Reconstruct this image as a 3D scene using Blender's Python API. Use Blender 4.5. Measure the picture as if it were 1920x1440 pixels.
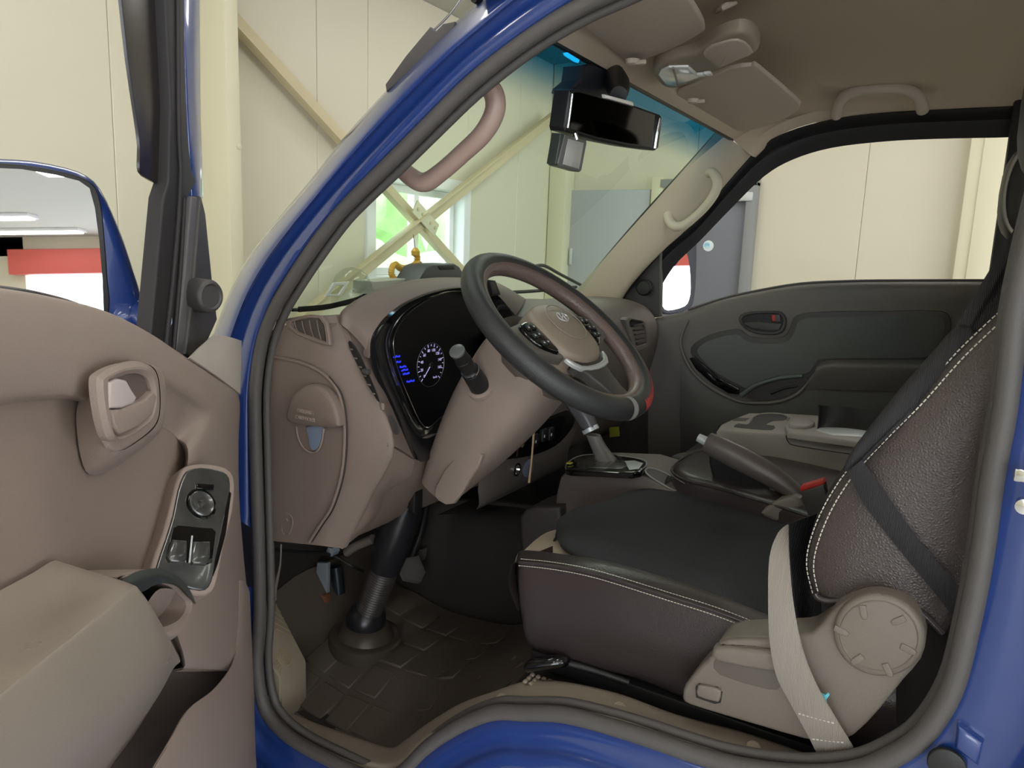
import bpy, bmesh, math, random
from mathutils import Vector as V, Matrix
random.seed(4)
sc = bpy.context.scene
col = sc.collection
for o in list(bpy.data.objects): bpy.data.objects.remove(o)

# ---------------------------------------------------------------- camera
CAM = V((0, -.92, 1.6)); F = 1400.0
_y, _p, _r = math.radians(31), math.radians(9.9), math.radians(2.1)
FW = V((-math.sin(_y)*math.cos(_p), math.cos(_y)*math.cos(_p), -math.sin(_p)))
_r0 = V((math.cos(_y), math.sin(_y), 0)); _u0 = _r0.cross(FW)
RT = _r0*math.cos(_r)+_u0*math.sin(_r); UP = _u0*math.cos(_r)-_r0*math.sin(_r)
cam = bpy.data.cameras.new('camera'); co = bpy.data.objects.new('camera', cam); col.objects.link(co)
cam.sensor_width = 36; cam.lens = 36*F/1920; cam.clip_start = .02; cam.clip_end = 200
m = Matrix((RT, UP, -FW)).transposed().to_4x4(); m.translation = CAM; co.matrix_world = m
sc.camera = co
# ---------------------------------------------------------------- world, exposure
w = bpy.data.worlds.new('sky'); sc.world = w; w.use_nodes = True
bg = w.node_tree.nodes['Background']; bg.inputs[0].default_value = (.86, .93, 1, 1); bg.inputs[1].default_value = 6.0
sc.view_settings.view_transform = 'Standard'; sc.view_settings.look = 'None'
sc.view_settings.exposure = 0.0; sc.view_settings.gamma = 1; sc.view_settings.use_curve_mapping = False
LAMP = 10.5

# ---------------------------------------------------------------- pixel rays of the survey -> points on real planes
def ray(px, py): return FW+RT*((px-960)/F)-UP*((py-720)/F)
def onp(px, py, p0, n):
    d = ray(px, py); return CAM+d*((p0-CAM).dot(n)/d.dot(n))
def X(px, py, v): return onp(px, py, V((v, 0, 0)), V((1, 0, 0)))
def Y(px, py, v): return onp(px, py, V((0, v, 0)), V((0, 1, 0)))
def Z(px, py, v): return onp(px, py, V((0, 0, v)), V((0, 0, 1)))
DH = V((-1.1, 0, 0)); DA = math.radians(52)
DN = V((math.sin(DA), math.cos(DA), 0)); DU = V((math.cos(DA), -math.sin(DA), 0))
def D(px, py, off=0.0): return onp(px, py, DH+DN*off, DN)
def Ys(l, v): return [Y(a, b, v) for a, b in l]
def Xs(l, v): return [X(a, b, v) for a, b in l]
def Zs(l, v): return [Z(a, b, v) for a, b in l]
def Ds(l, v): return [D(a, b, v) for a, b in l]
XA, YA, ZA = V((1, 0, 0)), V((0, 1, 0)), V((0, 0, 1))

# ---------------------------------------------------------------- materials
def lin(c): return tuple(((v/255)/12.92 if v/255 <= .04045 else ((v/255+.055)/1.055)**2.4) for v in c)+(1,)
MATS = {}
def mat(name, c, rough=.5, metal=0, bump=0, bs=400, coat=0, var=0, vs=8, spec=.5, emit=None, es=0, kind='noise', sub=0, bd=.002):
    if name in MATS: return MATS[name]
    M = bpy.data.materials.new(name); M.use_nodes = True; nt = M.node_tree; b = nt.nodes['Principled BSDF']
    cc = lin(c); b.inputs['Base Color'].default_value = cc
    b.inputs['Roughness'].default_value = rough; b.inputs['Metallic'].default_value = metal
    b.inputs['Coat Weight'].default_value = coat; b.inputs['Coat Roughness'].default_value = .06
    b.inputs['Specular IOR Level'].default_value = spec
    tc = nt.nodes.new('ShaderNodeTexCoord')
    if var:
        n = nt.nodes.new('ShaderNodeTexNoise'); n.inputs['Scale'].default_value = vs; n.inputs['Detail'].default_value = 5
        nt.links.new(tc.outputs['Object'], n.inputs['Vector'])
        mx = nt.nodes.new('ShaderNodeMix'); mx.data_type = 'RGBA'
        mx.inputs[6].default_value = tuple(v*(1-var) for v in cc[:3])+(1,); mx.inputs[7].default_value = tuple(min(1, v*(1+var)) for v in cc[:3])+(1,)
        nt.links.new(n.outputs['Fac'], mx.inputs[0]); nt.links.new(mx.outputs[2], b.inputs['Base Color'])
        rr = nt.nodes.new('ShaderNodeMapRange'); rr.inputs[3].default_value = max(0, rough-.08); rr.inputs[4].default_value = min(1, rough+.1)
        nt.links.new(n.outputs['Fac'], rr.inputs[0]); nt.links.new(rr.outputs[0], b.inputs['Roughness'])
    if bump:
        if kind == 'noise':
            n = nt.nodes.new('ShaderNodeTexNoise'); n.inputs['Scale'].default_value = bs; n.inputs['Detail'].default_value = 3; out = n.outputs['Fac']
        elif kind == 'leather':
            n = nt.nodes.new('ShaderNodeTexVoronoi'); n.inputs['Scale'].default_value = bs; n.feature = 'DISTANCE_TO_EDGE'; out = n.outputs['Distance']
        else:
            n = nt.nodes.new('ShaderNodeTexWave'); n.inputs['Scale'].default_value = bs; out = n.outputs['Fac']
        nt.links.new(tc.outputs['Object'], n.inputs['Vector'])
        bp = nt.nodes.new('ShaderNodeBump'); bp.inputs['Strength'].default_value = bump; bp.inputs['Distance'].default_value = bd
        nt.links.new(out, bp.inputs['Height']); nt.links.new(bp.outputs['Normal'], b.inputs['Normal'])
    if emit: b.inputs['Emission Color'].default_value = lin(emit); b.inputs['Emission Strength'].default_value = es
    MATS[name] = M; return M
TAUPE = mat('taupe_plastic', (143, 127, 117), .5, bump=.35, bs=900, var=.05, vs=5)
TAUPE2 = mat('dash_plastic', (124, 109, 100), .5, bump=.35, bs=900, var=.05, vs=5)
DKGREY = mat('dark_grey_plastic', (108, 102, 97), .5, bump=.3, bs=900, var=.05)
DKFAB = mat('dark_grey_cloth', (98, 99, 97), .85, bump=.5, bs=1500)
CHARC = mat('charcoal_plastic', (66, 63, 62), .45, bump=.2, bs=900)
BLACKP = mat('black_plastic', (30, 29, 30), .42, bump=.15, bs=900)
GLOSS = mat('gloss_black', (12, 12, 14), .08, coat=.6)
SMOKE = mat('smoked_metallic', (88, 88, 86), .22, metal=.6, var=.35, vs=60, coat=.4)
BLUE = mat('blue_paint', (30, 57, 122), .3, metal=0, coat=1, var=.04, vs=3)
RUBBER = mat('rubber_seal', (84, 80, 78), .55, bump=.2, bs=500)
RUBBLK = mat('black_rubber', (36, 33, 34), .6)
LEATH = mat('black_leather', (56, 48, 48), .3, bump=.35, bs=260, kind='leather', var=.1, vs=4, bd=.0012)
LEATH2 = mat('grained_leather', (74, 65, 62), .38, bump=.55, bs=260, kind='leather', var=.08, vs=6, bd=.002)
PADM = mat('black_mesh_cloth', (56, 58, 60), .9, bump=1, bs=420, var=.2, vs=160, bd=.003)
BEIGEC = mat('beige_seat_cloth', (196, 180, 158), .85, bump=.5, bs=1200)
SEATP = mat('seat_plastic', (118, 108, 98), .42, bump=.25, bs=900, var=.04)
STITCH = mat('stitch_thread', (225, 220, 205), .8)
WEB = mat('grey_webbing', (150, 142, 132), .55, bump=.5, bs=180, kind='wave', var=.05, vs=20)
WEBB = mat('black_webbing', (40, 38, 40), .6, bump=.5, bs=180, kind='wave')
HEADL = mat('headliner_cloth', (200, 181, 158), .9, bump=.5, bs=1200)
VISM = mat('visor_vinyl', (194, 178, 162), .7, bump=.4, bs=900)
PILL = mat('pillar_plastic', (186, 172, 150), .55, bump=.3, bs=900)
HANDB = mat('beige_handle', (206, 194, 170), .42)
HANDT = mat('taupe_handle', (172, 146, 134), .38)
CHROME = mat('chrome', (220, 220, 222), .12, metal=1)
MIRR = mat('mirror_glass', (204, 205, 207), .01, metal=1)
SILV = mat('silver_plastic', (205, 208, 208), .3, metal=.3)
MATR = mat('rubber_mat', (88, 79, 71), .6, bump=.4, bs=120, var=.18, vs=9)
CARP = mat('dark_floor', (44, 40, 38), .9, bump=.6, bs=200, var=.2, vs=10)
SCUFF = mat('scuff_plate', (152, 140, 124), .48, bump=.3, bs=600, var=.12, vs=12)
CREAM = mat('cream_panel', (212, 206, 184), .45, var=.015, vs=2)
CREAM2 = mat('cream_steel', (214, 208, 180), .5, var=.02)
CREAM3 = mat('cream_brace', (205, 192, 158), .55, var=.03)
WHITE = mat('white_plastic', (232, 232, 232), .4)
CEILM = mat('ceiling_board', (184, 181, 172), .8)
CONC = mat('grey_epoxy_floor', (188, 188, 184), .35, var=.1, vs=1.5)
DOORM = mat('grey_steel_door', (118, 120, 128), .5, bump=.1, bs=300)
DOORL = mat('light_grey_door', (176, 178, 184), .45)
RED = mat('red_plastic', (200, 50, 40), .4)
LENS = mat('clear_lens', (225, 225, 220), .1, coat=.5)
HUBM = mat('airbag_cover', (148, 134, 120), .42, bump=.2, bs=900, var=.08, vs=18)
WHEELM = mat('wheel_cover', (50, 50, 51), .42, bump=.35, bs=700, var=.1, vs=12)
WHEELI = mat('wheel_inner', (112, 94, 88), .35, bump=.4, bs=240, kind='leather', var=.12, vs=25)
def glassmat(name, tint, band=None):
    M = bpy.data.materials.new(name); M.use_nodes = True; nt = M.node_tree; nt.nodes.clear()
    o = nt.nodes.new('ShaderNodeOutputMaterial'); t = nt.nodes.new('ShaderNodeBsdfTransparent'); g = nt.nodes.new('ShaderNodeBsdfGlossy')
    g.inputs['Roughness'].default_value = .01; mx = nt.nodes.new('ShaderNodeMixShader'); lw = nt.nodes.new('ShaderNodeLayerWeight'); lw.inputs[0].default_value = .5
    fr = nt.nodes.new('ShaderNodeMath'); fr.operation = 'POWER'; fr.inputs[1].default_value = 4.5; f2 = nt.nodes.new('ShaderNodeMath'); f2.operation = 'MULTIPLY_ADD'; f2.inputs[1].default_value = .5; f2.inputs[2].default_value = .035
    nt.links.new(lw.outputs['Facing'], fr.inputs[0]); nt.links.new(fr.outputs[0], f2.inputs[0]); fr = f2
    t.inputs[0].default_value = tint
    if band:
        tc = nt.nodes.new('ShaderNodeTexCoord'); s = nt.nodes.new('ShaderNodeSeparateXYZ'); r = nt.nodes.new('ShaderNodeValToRGB')
        mr = nt.nodes.new('ShaderNodeMapRange'); mr.inputs[1].default_value = band[0]; mr.inputs[2].default_value = band[1]
        nt.links.new(tc.outputs['Object'], s.inputs[0]); nt.links.new(s.outputs[2], mr.inputs[0]); nt.links.new(mr.outputs[0], r.inputs[0])
        r.color_ramp.elements[0].color = tint; r.color_ramp.elements[1].color = band[2]; r.color_ramp.interpolation = 'EASE'
        nt.links.new(r.outputs[0], t.inputs[0])
    nt.links.new(fr.outputs[0], mx.inputs[0]); nt.links.new(t.outputs[0], mx.inputs[1]); nt.links.new(g.outputs[0], mx.inputs[2]); nt.links.new(mx.outputs[0], o.inputs[0])
    return M
WSGL = glassmat('green_windshield', (.86, 1.0, .92, 1), (1.885, 1.955, (.02, .24, .48, 1)))
CLEAR = glassmat('clear_plastic', (.9, .92, .9, 1))
PANE = glassmat('window_pane', (.95, .98, .97, 1))

# ---------------------------------------------------------------- object helpers
def link(name, me, material=None, parent=None, kind=None, label=None):
    o = bpy.data.objects.new(name, me); col.objects.link(o)
    if material and me: me.materials.append(material)
    if parent is not None:
        o.parent = parent
        if parent.type == 'EMPTY': o.matrix_parent_inverse = Matrix.Translation(-parent.location)
    if kind: o['kind'] = kind
    if label: o['label'] = label
    return o
def tag(o, label, cat, group=None):
    o['label'] = label; o['category'] = cat
    if group: o['group'] = group
    return o
def thing(name, label, cat, loc, group=None):
    o = bpy.data.objects.new(name, None); col.objects.link(o); o.location = loc; o.empty_display_size = .05
    return tag(o, label, cat, group)
def fin(bm, smooth=True, ang=38):
    bmesh.ops.remove_doubles(bm, verts=bm.verts, dist=1e-6)
    bmesh.ops.recalc_face_normals(bm, faces=bm.faces)
    me = bpy.data.meshes.new('m'); bm.to_mesh(me); bm.free()
    if smooth:
        me.shade_smooth(); me.set_sharp_from_angle(angle=math.radians(ang))
    return me
def join(*meshes):
    bm = bmesh.new()
    for m_ in meshes: bm.from_mesh(m_)
    me = bpy.data.meshes.new('m'); bm.to_mesh(me); bm.free(); me.shade_smooth(); me.set_sharp_from_angle(angle=math.radians(38)); return me
def cr(p0, p1, p2, p3, t):
    return .5*((2*p1)+(p2-p0)*t+(2*p0-5*p1+4*p2-p3)*t*t+(3*p1-p0-3*p2+p3)*t**3)
def spl(pts, k=6, closed=False):
    pts = [V(p) for p in pts]; n = len(pts); out = []
    if k <= 1: return pts
    for i in range(n if closed else n-1):
        g = (lambda j: pts[j % n]) if closed else (lambda j: pts[min(max(j, 0), n-1)])
        for s in range(k): out.append(cr(g(i-1), g(i), g(i+1), g(i+2), s/k))
    if not closed: out.append(pts[-1])
    return out
def patch(rows, ku=5, kv=5, thick=0, close_v=False, ang=60, n_hint=None):
    R_ = [spl(r, ku) for r in rows]; c = len(R_[0]); cols = [spl([r[j] for r in R_], kv, close_v) for j in range(c)]
    nr = len(cols[0]); bm = bmesh.new(); vs = [[bm.verts.new(cols[j][i]) for j in range(c)] for i in range(nr)]
    for i in range(nr if close_v else nr-1):
        for j in range(c-1):
            q = [vs[i][j], vs[i][j+1], vs[(i+1) % nr][j+1], vs[(i+1) % nr][j]]
            try: bm.faces.new(q)
            except ValueError: pass
    bmesh.ops.remove_doubles(bm, verts=bm.verts, dist=1e-6)
    bmesh.ops.recalc_face_normals(bm, faces=bm.faces)
    if thick:
        if n_hint is not None:
            s = sum((f.normal*f.calc_area() for f in bm.faces), V()); 
            if s.dot(n_hint) < 0: bmesh.ops.reverse_faces(bm, faces=bm.faces)
        g = bmesh.ops.solidify(bm, geom=list(bm.faces), thickness=thick)
    me = bpy.data.meshes.new('m'); bm.to_mesh(me); bm.free(); me.shade_smooth(); me.set_sharp_from_angle(angle=math.radians(ang)); return me
def poly_inset(pts, n, d):
    """move a closed outline inward by d in the plane of normal n"""
    N = len(pts); A = V()
    for i in range(N): A += pts[i].cross(pts[(i+1) % N])
    s = 1 if A.dot(n) > 0 else -1; out = []
    for i in range(N):
        a, b, c = pts[i-1], pts[i], pts[(i+1) % N]
        e1 = (b-a); e2 = (c-b)
        if e1.length < 1e-9: e1 = e2
        if e2.length < 1e-9: e2 = e1
        n1 = n.cross(e1).normalized()*s; n2 = n.cross(e2).normalized()*s; q = n1+n2
        if q.length < 1e-6: q = n1
        q.normalize(); out.append(b+q*(d/max(.5, q.dot(n1))))
    return out
def slab(pts, n, thick, r=.003, sm=0, dome=0, hole=None, back=True):
    """solid from an outline: rounded rim towards n, depth thick along -n"""
    n = V(n).normalized(); pts = [V(p) for p in pts]
    if sm: pts = spl(pts, sm, True)
    A = V()
    for i in range(len(pts)): A += pts[i].cross(pts[(i+1) % len(pts)])
    if A.dot(n) < 0: pts = pts[::-1]
    bm = bmesh.new(); rings = []
    def ring(P): rings.append([bm.verts.new(p) for p in P])
    ring([p-n*thick for p in pts])
    if r > 0:
        for k in range(4):
            a = k/3*math.pi/2; ring([p-n*(r*(1-math.sin(a))) for p in poly_inset(pts, n, r*(1-math.cos(a)))])
    else: ring(pts)
    if dome:
        cen = sum(pts, V())/len(pts); base = poly_inset(pts, n, r) if r > 0 else pts
        for f_, h in ((.75, .55), (.45, .85), (.15, .98)):
            ring([cen+(p-cen)*f_+n*dome*h for p in base])
    for a, b in zip(rings, rings[1:]):
        for i in range(len(a)):
            j = (i+1) % len(a); bm.faces.new((a[i], a[j], b[j], b[i]))
    bm.faces.new(rings[-1]); 
    if back: bm.faces.new(rings[0][::-1])
    me = bpy.data.meshes.new('m'); bm.to_mesh(me); bm.free(); me.shade_smooth(); me.set_sharp_from_angle(angle=math.radians(35)); return me
def frame_mesh(outer, inner, n, thick, r=.003):
    """ring solid between two outlines with equal counts"""
    n = V(n).normalized(); bm = bmesh.new(); outer = [V(p) for p in outer]; inner = [V(p) for p in inner]
    oi = poly_inset(outer, n, r); ii = poly_inset(inner, n, -r)
    R_ = [[p-n*thick for p in outer], [p-n*r for p in outer], oi, ii, [p-n*r for p in inner], [p-n*thick for p in inner]]
    R_ = [[bm.verts.new(p) for p in q] for q in R_]; N = len(outer)
    for k in range(6):
        a, b = R_[k], R_[(k+1) % 6]
        for i in range(N): bm.faces.new((a[i], a[(i+1) % N], b[(i+1) % N], b[i]))
    return fin(bm)
def tube(path, r, k=5, closed=False, seg=12, flat=None, up=None, cap=True):
    """swept tube; r number or list at the control points; flat=(a,b) scales for elliptical section"""
    P = spl(path, k, closed); n = len(P)
    if isinstance(r, (list, tuple)):
        rs = [V((v, 0, 0)) for v in r]; rs = [v.x for v in spl(rs, k, closed)]
    else: rs = [r]*n
    bm = bmesh.new(); rings = []; ref = V(up) if up is not None else None
    t0 = (P[1]-P[0]).normalized()
    if ref is None: ref = V((0, 0, 1)) if abs(t0.z) < .9 else V((1, 0, 0))
    s = t0.cross(ref).normalized()
    for i in range(n):
        a = P[(i-1) % n] if closed else P[max(i-1, 0)]; b = P[(i+1) % n] if closed else P[min(i+1, n-1)]
        t = (b-a).normalized()
        if up is not None: s = t.cross(V(up)).normalized()
        else: s = (s-t*s.dot(t)).normalized()
        u = s.cross(t); fa, fb = flat or (1, 1)
        rings.append([bm.verts.new(P[i]+rs[i]*(fa*math.cos(2*math.pi*j/seg)*s+fb*math.sin(2*math.pi*j/seg)*u)) for j in range(seg)])
    for i in range(n if closed else n-1):
        a, b = rings[i], rings[(i+1) % n]
        for j in range(seg): bm.faces.new((a[j], a[(j+1) % seg], b[(j+1) % seg], b[j]))
    if not closed and cap:
        bm.faces.new(rings[0]); bm.faces.new(rings[-1][::-1])
    return fin(bm, ang=50)
def ribbon(path, w, t=.0014, k=6, sides=None):
    """webbing: centre path, half width vectors"""
    P = spl(path, k); S = spl(sides, k); rows = []
    bm = bmesh.new(); R_ = []
    for i, p in enumerate(P):
        tg = (P[min(i+1, len(P)-1)]-P[max(i-1, 0)]).normalized(); s = S[i]; nn = tg.cross(s).normalized()*t
        R_.append([bm.verts.new(q) for q in (p-s+nn, p-s*.5+nn*1.4, p+nn*1.2, p+s*.5+nn*1.4, p+s+nn, p+s-nn, p-s-nn)])
    for a, b in zip(R_, R_[1:]):
        for j in range(7): bm.faces.new((a[j], a[(j+1) % 7], b[(j+1) % 7], b[j]))
    bm.faces.new(R_[0]); bm.faces.new(R_[-1][::-1]); return fin(bm, ang=50)
def box(c, d, b=.003, M=None, seg=2):
    bm = bmesh.new(); bmesh.ops.create_cube(bm, size=1)
    bmesh.ops.scale(bm, verts=bm.verts, vec=V(d))
    if b: bmesh.ops.bevel(bm, geom=list(bm.edges), offset=b, segments=seg, affect='EDGES', profile=.5)
    if M is not None: bmesh.ops.transform(bm, matrix=M.to_4x4(), verts=bm.verts)
    bmesh.ops.translate(bm, verts=bm.verts, vec=V(c)); return fin(bm, smooth=bool(b))
def basis(u, v, n=None):
    u = V(u).normalized(); n = V(n) if n is not None else u.cross(V(v)); n = n.normalized(); v = n.cross(u)
    return Matrix((u, v, n)).transposed()
def lathe(prof, c, ax, seg=24, ref=None, sq=(1, 1)):
    """prof [(radius, height along ax)]"""
    ax = V(ax).normalized(); r_ = V(ref) if ref is not None else (V((1, 0, 0)) if abs(ax.x) < .9 else V((0, 1, 0)))
    a = (r_-ax*r_.dot(ax)).normalized(); b = ax.cross(a); bm = bmesh.new(); R_ = []
    for r, h in prof:
        R_.append([bm.verts.new(V(c)+ax*h+max(r, 1e-5)*(sq[0]*math.cos(2*math.pi*j/seg)*a+sq[1]*math.sin(2*math.pi*j/seg)*b)) for j in range(seg)])
    for p, q in zip(R_, R_[1:]):
        for j in range(seg): bm.faces.new((p[j], p[(j+1) % seg], q[(j+1) % seg], q[j]))
    if prof[0][0] > 1e-4: bm.faces.new(R_[0][::-1])
    if prof[-1][0] > 1e-4: bm.faces.new(R_[-1])
    return fin(bm, ang=40)
def disc(c, n, r, k=24, sq=(1, 1), ref=None):
    n = V(n).normalized(); r_ = V(ref) if ref is not None else (ZA if abs(n.z) < .9 else XA)
    a = (r_-n*r_.dot(n)).normalized(); b = n.cross(a)
    return [V(c)+a*(r*sq[0]*math.cos(2*math.pi*j/k))+b*(r*sq[1]*math.sin(2*math.pi*j/k)) for j in range(k)]
def supr(c, a, b, ha, hb, e=3.2, k=28):
    out = []
    for j in range(k):
        t = 2*math.pi*j/k; x, y = math.cos(t), math.sin(t)
        out.append(V(c)+V(a)*(ha*math.copysign(abs(x)**(2/e), x))+V(b)*(hb*math.copysign(abs(y)**(2/e), y)))
    return out
def loft(secs, cap=True, k=4):
    n = len(secs[0]); cols = [spl([s[j] for s in secs], k) for j in range(n)]; nr = len(cols[0]); bm = bmesh.new()
    vs = [[bm.verts.new(cols[j][i]) for j in range(n)] for i in range(nr)]
    for i in range(nr-1):
        for j in range(n): bm.faces.new((vs[i][j], vs[i][(j+1) % n], vs[i+1][(j+1) % n], vs[i+1][j]))
    if cap: bm.faces.new(vs[0][::-1]); bm.faces.new(vs[-1])
    return fin(bm, ang=50)
def text(name, s, p, u, v, size, material, parent, ext=.0006):
    cu = bpy.data.curves.new('t', 'FONT'); cu.body = s; cu.size = size; cu.extrude = ext; cu.align_x = 'CENTER'; cu.align_y = 'CENTER'
    o = bpy.data.objects.new('t', cu); col.objects.link(o); dg = bpy.context.evaluated_depsgraph_get()
    me = bpy.data.meshes.new_from_object(o.evaluated_get(dg)); bpy.data.objects.remove(o)
    M_ = basis(u, v).to_4x4(); M_.translation = V(p); me.transform(M_); me.materials.clear()
    return link(name, me, material, parent)
def stitches(name, path, material, parent, step=.006, ln=.0042, r=.0007):
    """a line of separate thread stitches joined into one part"""
    P = spl(path, 8); bm = bmesh.new(); acc = 0
    L = [0]
    for a, b in zip(P, P[1:]): L.append(L[-1]+(b-a).length)
    def at(s):
        for i in range(len(P)-1):
            if L[i+1] >= s: return P[i].lerp(P[i+1], (s-L[i])/max(1e-9, L[i+1]-L[i]))
        return P[-1]
    s = 0
    while s+ln < L[-1]:
        a, b = at(s), at(s+ln); t = (b-a).normalized(); q = t.cross(ZA if abs(t.z) < .9 else XA).normalized()*r; w_ = t.cross(q).normalized()*r
        vs = [[bm.verts.new(p+d) for d in (q, w_, -q, -w_)] for p in (a, b)]
        for j in range(4): bm.faces.new((vs[0][j], vs[0][(j+1) % 4], vs[1][(j+1) % 4], vs[1][j]))
        s += step
    return link(name, fin(bm), material, parent, kind='stuff')

# ================================================================= SETTING
XF, YR, YL, XB, HC = -2.58, 3.9, -6.0, 9.0, 2.87
link('floor', box((3.2, -1.05, -.05), (11.9, 10.1, .1), 0), CONC, kind='structure')
link('ceiling', box((3.2, -1.05, HC+.05), (11.9, 10.1, .1), 0), CEILM, kind='structure')
def wall(name, base, panels):
    w_ = link(name, base, CREAM, kind='structure')
    for c, d in panels: link('wall_panel', box(c, d, .003, seg=1), CREAM, w_)
wy0, wy1, wz0, wz1 = 1.93, 2.78, 1.42, 1.98
# front wall with the window hole
bm = join(box((XF-.1, (YL+wy0)/2, HC/2), (.1, wy0-YL, HC), 0), box((XF-.1, (wy1+YR)/2, HC/2), (.1, YR-wy1, HC), 0),
          box((XF-.1, (wy0+wy1)/2, wz0/2), (.1, wy1-wy0, wz0), 0), box((XF-.1, (wy0+wy1)/2, (wz1+HC)/2), (.1, wy1-wy0, HC-wz1), 0))
pan = []; y = YL
edges = [YL+.95*i for i in range(9)]+[wy0, wy1, 3.35, YR]
edges = sorted(e for e in edges if e <= wy0-.3 or e in (wy0, wy1, 3.35, YR))
for a, b in zip(edges, edges[1:]):
    if a == wy0:
        pan.append(((XF-.025, (a+b)/2, wz0/2), (.05, b-a-.0015, wz0))); pan.append(((XF-.025, (a+b)/2, (wz1+HC)/2), (.05, b-a-.0015, HC-wz1)))
    else: pan.append(((XF-.025, (a+b)/2, HC/2), (.05, b-a-.0015, HC)))
wall('wall_front', bm, pan)
# right wall
wall('wall_right', box((3.2, YR+.1, HC/2), (11.8, .1, HC), 0), [((XF+.5+1.0*i, YR+.025, HC/2), (.9985, .05, HC)) for i in range(12)])
wall('wall_left', join(box((-1.19, YL-.1, HC/2), (2.98, .1, HC), 0), box((7.15, YL-.1, HC/2), (3.9, .1, HC), 0), box((2.75, YL-.1, 2.68), (4.9, .1, .38), 0)),
     [((XF+.5+1.0*i, YL-.025, HC/2), (.9985, .05, HC)) for i in (0, 1)]+[((5.7+1.0*i, YL-.025, HC/2), (.9985, .05, HC)) for i in range(4)])
# back wall: a wide open loading doorway under a red beam
link('wall_back', join(box((XB+.05, -5.7, HC/2), (.1, .6, HC), 0), box((XB+.05, 3.6, HC/2), (.1, .6, HC), 0), box((XB+.05, -1.05, 2.74), (.1, 9.9, .26), 0)), CREAM, kind='structure')
link('trim_1', box((XB-.03, -1.05, 2.52), (.2, 9.0, .34), .01), mat('red_fascia', (206, 96, 86), .5), kind='structure')
# window in the front wall
wi = link('window_1', None); wi.location = (XF-.05, (wy0+wy1)/2, wz0); wi['kind'] = 'structure'
def rect(x, y0, y1, z0, z1): return [V((x, y0, z0)), V((x, y1, z0)), V((x, y1, z1)), V((x, y0, z1))]
link('window_frame', frame_mesh(rect(XF+.02, wy0-.02, wy1+.02, wz0-.02, wz1+.02), rect(XF+.02, wy0+.045, wy1-.045, wz0+.045, wz1-.045), XA, .11, .004), WHITE, wi)
ym = (wy0+wy1)/2
for a, b, xx in ((wy0+.045, ym+.02, XF-.03), (ym-.02, wy1-.045, XF-.055)):
    s_ = link('sash', frame_mesh(rect(xx, a, b, wz0+.045, wz1-.045), rect(xx, a+.04, b-.04, wz0+.085, wz1-.085), XA, .025, .003), WHITE, wi)
    link('pane', box((xx-.012, (a+b)/2, (wz0+wz1)/2), (.004, b-a-.08, wz1-wz0-.17), 0), PANE, s_)
link('window_sill', box((XF+.04, ym, wz0-.035), (.1, wy1-wy0+.1, .03), .004), WHITE, wi)
# steel columns and braces
def column(x, y, dx, dy, label):
    tg_ = thing('steel_column', label, 'column', (x, y, 0))
    link('post', box((x, y, HC/2), (dx, dy, HC), .006), CREAM2, tg_)
    link('base_plate', box((x, y, .01), (dx+.08, dy+.08, .02), .003), CREAM2, tg_)
    for zz in (1.2, 1.95): link('rivet', lathe([(.012, 0), (.011, .004), (.004, .007), (0, .0075)], (x+dx/2, y+dy*.3, zz), XA, 12), CREAM2, tg_)
c0 = X(452, 240, XF+.24); c1 = X(427, 240, XF+.24)
column(XF+.12, (c0.y+c1.y)/2, .24, c0.y-c1.y, 'cream box column on the front wall, left of the truck windshield')
column(XF+.07, YR-.07, .13, .13, 'cream steel column in the hall corner, seen through the windshield')
tgc = thing('steel_column', 'cream steel column on the side wall, seen at the rear of the passenger window', 'column', (-.02, YR-.05, 0))
link('post', box((.0, YR-.06, HC/2), (.17, .12, HC), .006), CREAM2, tgc)
link('flange', box((.03, YR-.125, HC/2), (.11, .012, HC), .003), CREAM2, tgc)
def brace(p, q, label, wd=.07, flange=True):
    t = thing('cross_brace', label, 'brace', (p+q)/2); u = (q-p).normalized(); v = XA.cross(u).normalized(); M_ = basis(u, v)
    link('angle_bar', join(box((p+q)/2, ((q-p).length, wd, .006), .001, M_), box((p+q)/2-v*wd/2+XA*.02, ((q-p).length, .006, .045), .001, M_)), CREAM3, t)
    return t
bA = brace(X(430, 28, XF+.05), X(905, 552, XF+.05), 'cream diagonal brace running down from upper left across the window')
bB = brace(X(1034, 222, XF+.09), X(480, 668, XF+.09), 'cream diagonal brace rising to the hall corner behind the windshield')
cx = X(790, 410, XF+.08); du = (X(905, 552, XF+.05)-X(430, 28, XF+.05)).normalized()
gp = thing('gusset_plate', 'cream bolted plate where the two braces cross before the window', 'plate', cx)
link('plate', box(cx+XA*.03, (.22, .075, .008), .002, basis(du, XA.cross(du))), CREAM2, gp)
for q in (-.085, -.04, .04, .085): link('bolt', lathe([(.009, 0), (.009, .007), (0, .008)], cx+XA*.034+du*q, XA, 6), CREAM3, gp)
# doors in the right wall
d1 = link('door_1', None); d1.location = (-1.55, YR, 0); d1['kind'] = 'structure'
a0, a1 = Y(1258, 400, YR).x, Y(1400, 400, YR-.03).x; dz = Y(1400, 343, YR).z
link('door_leaf', box(((a0+a1)/2-.0, YR-.02, (dz-.03)/2), (a1-a0, .04, dz-.03), .004), DOORM, d1)
link('door_frame', join(box((a1+.03, YR-.03, dz/2), (.06, .09, dz), .004), box(((a0+a1)/2, YR-.03, dz+.0), (a1-a0+.12, .09, .05), .004)), mat('door_frame_grey', (138, 140, 140), .5), d1)
k0 = Y(1382, 369, YR-.06)
cl_ = link('door_closer', box(k0, (.2, .05, .055), .008), SILV, d1); link('closer_arm', box(k0+V((-.1, .0, .04)), (.26, .02, .012), .003), CHROME, cl_)
d2 = link('door_2', None); d2.location = (-2.2, YR, 0); d2['kind'] = 'structure'
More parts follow.
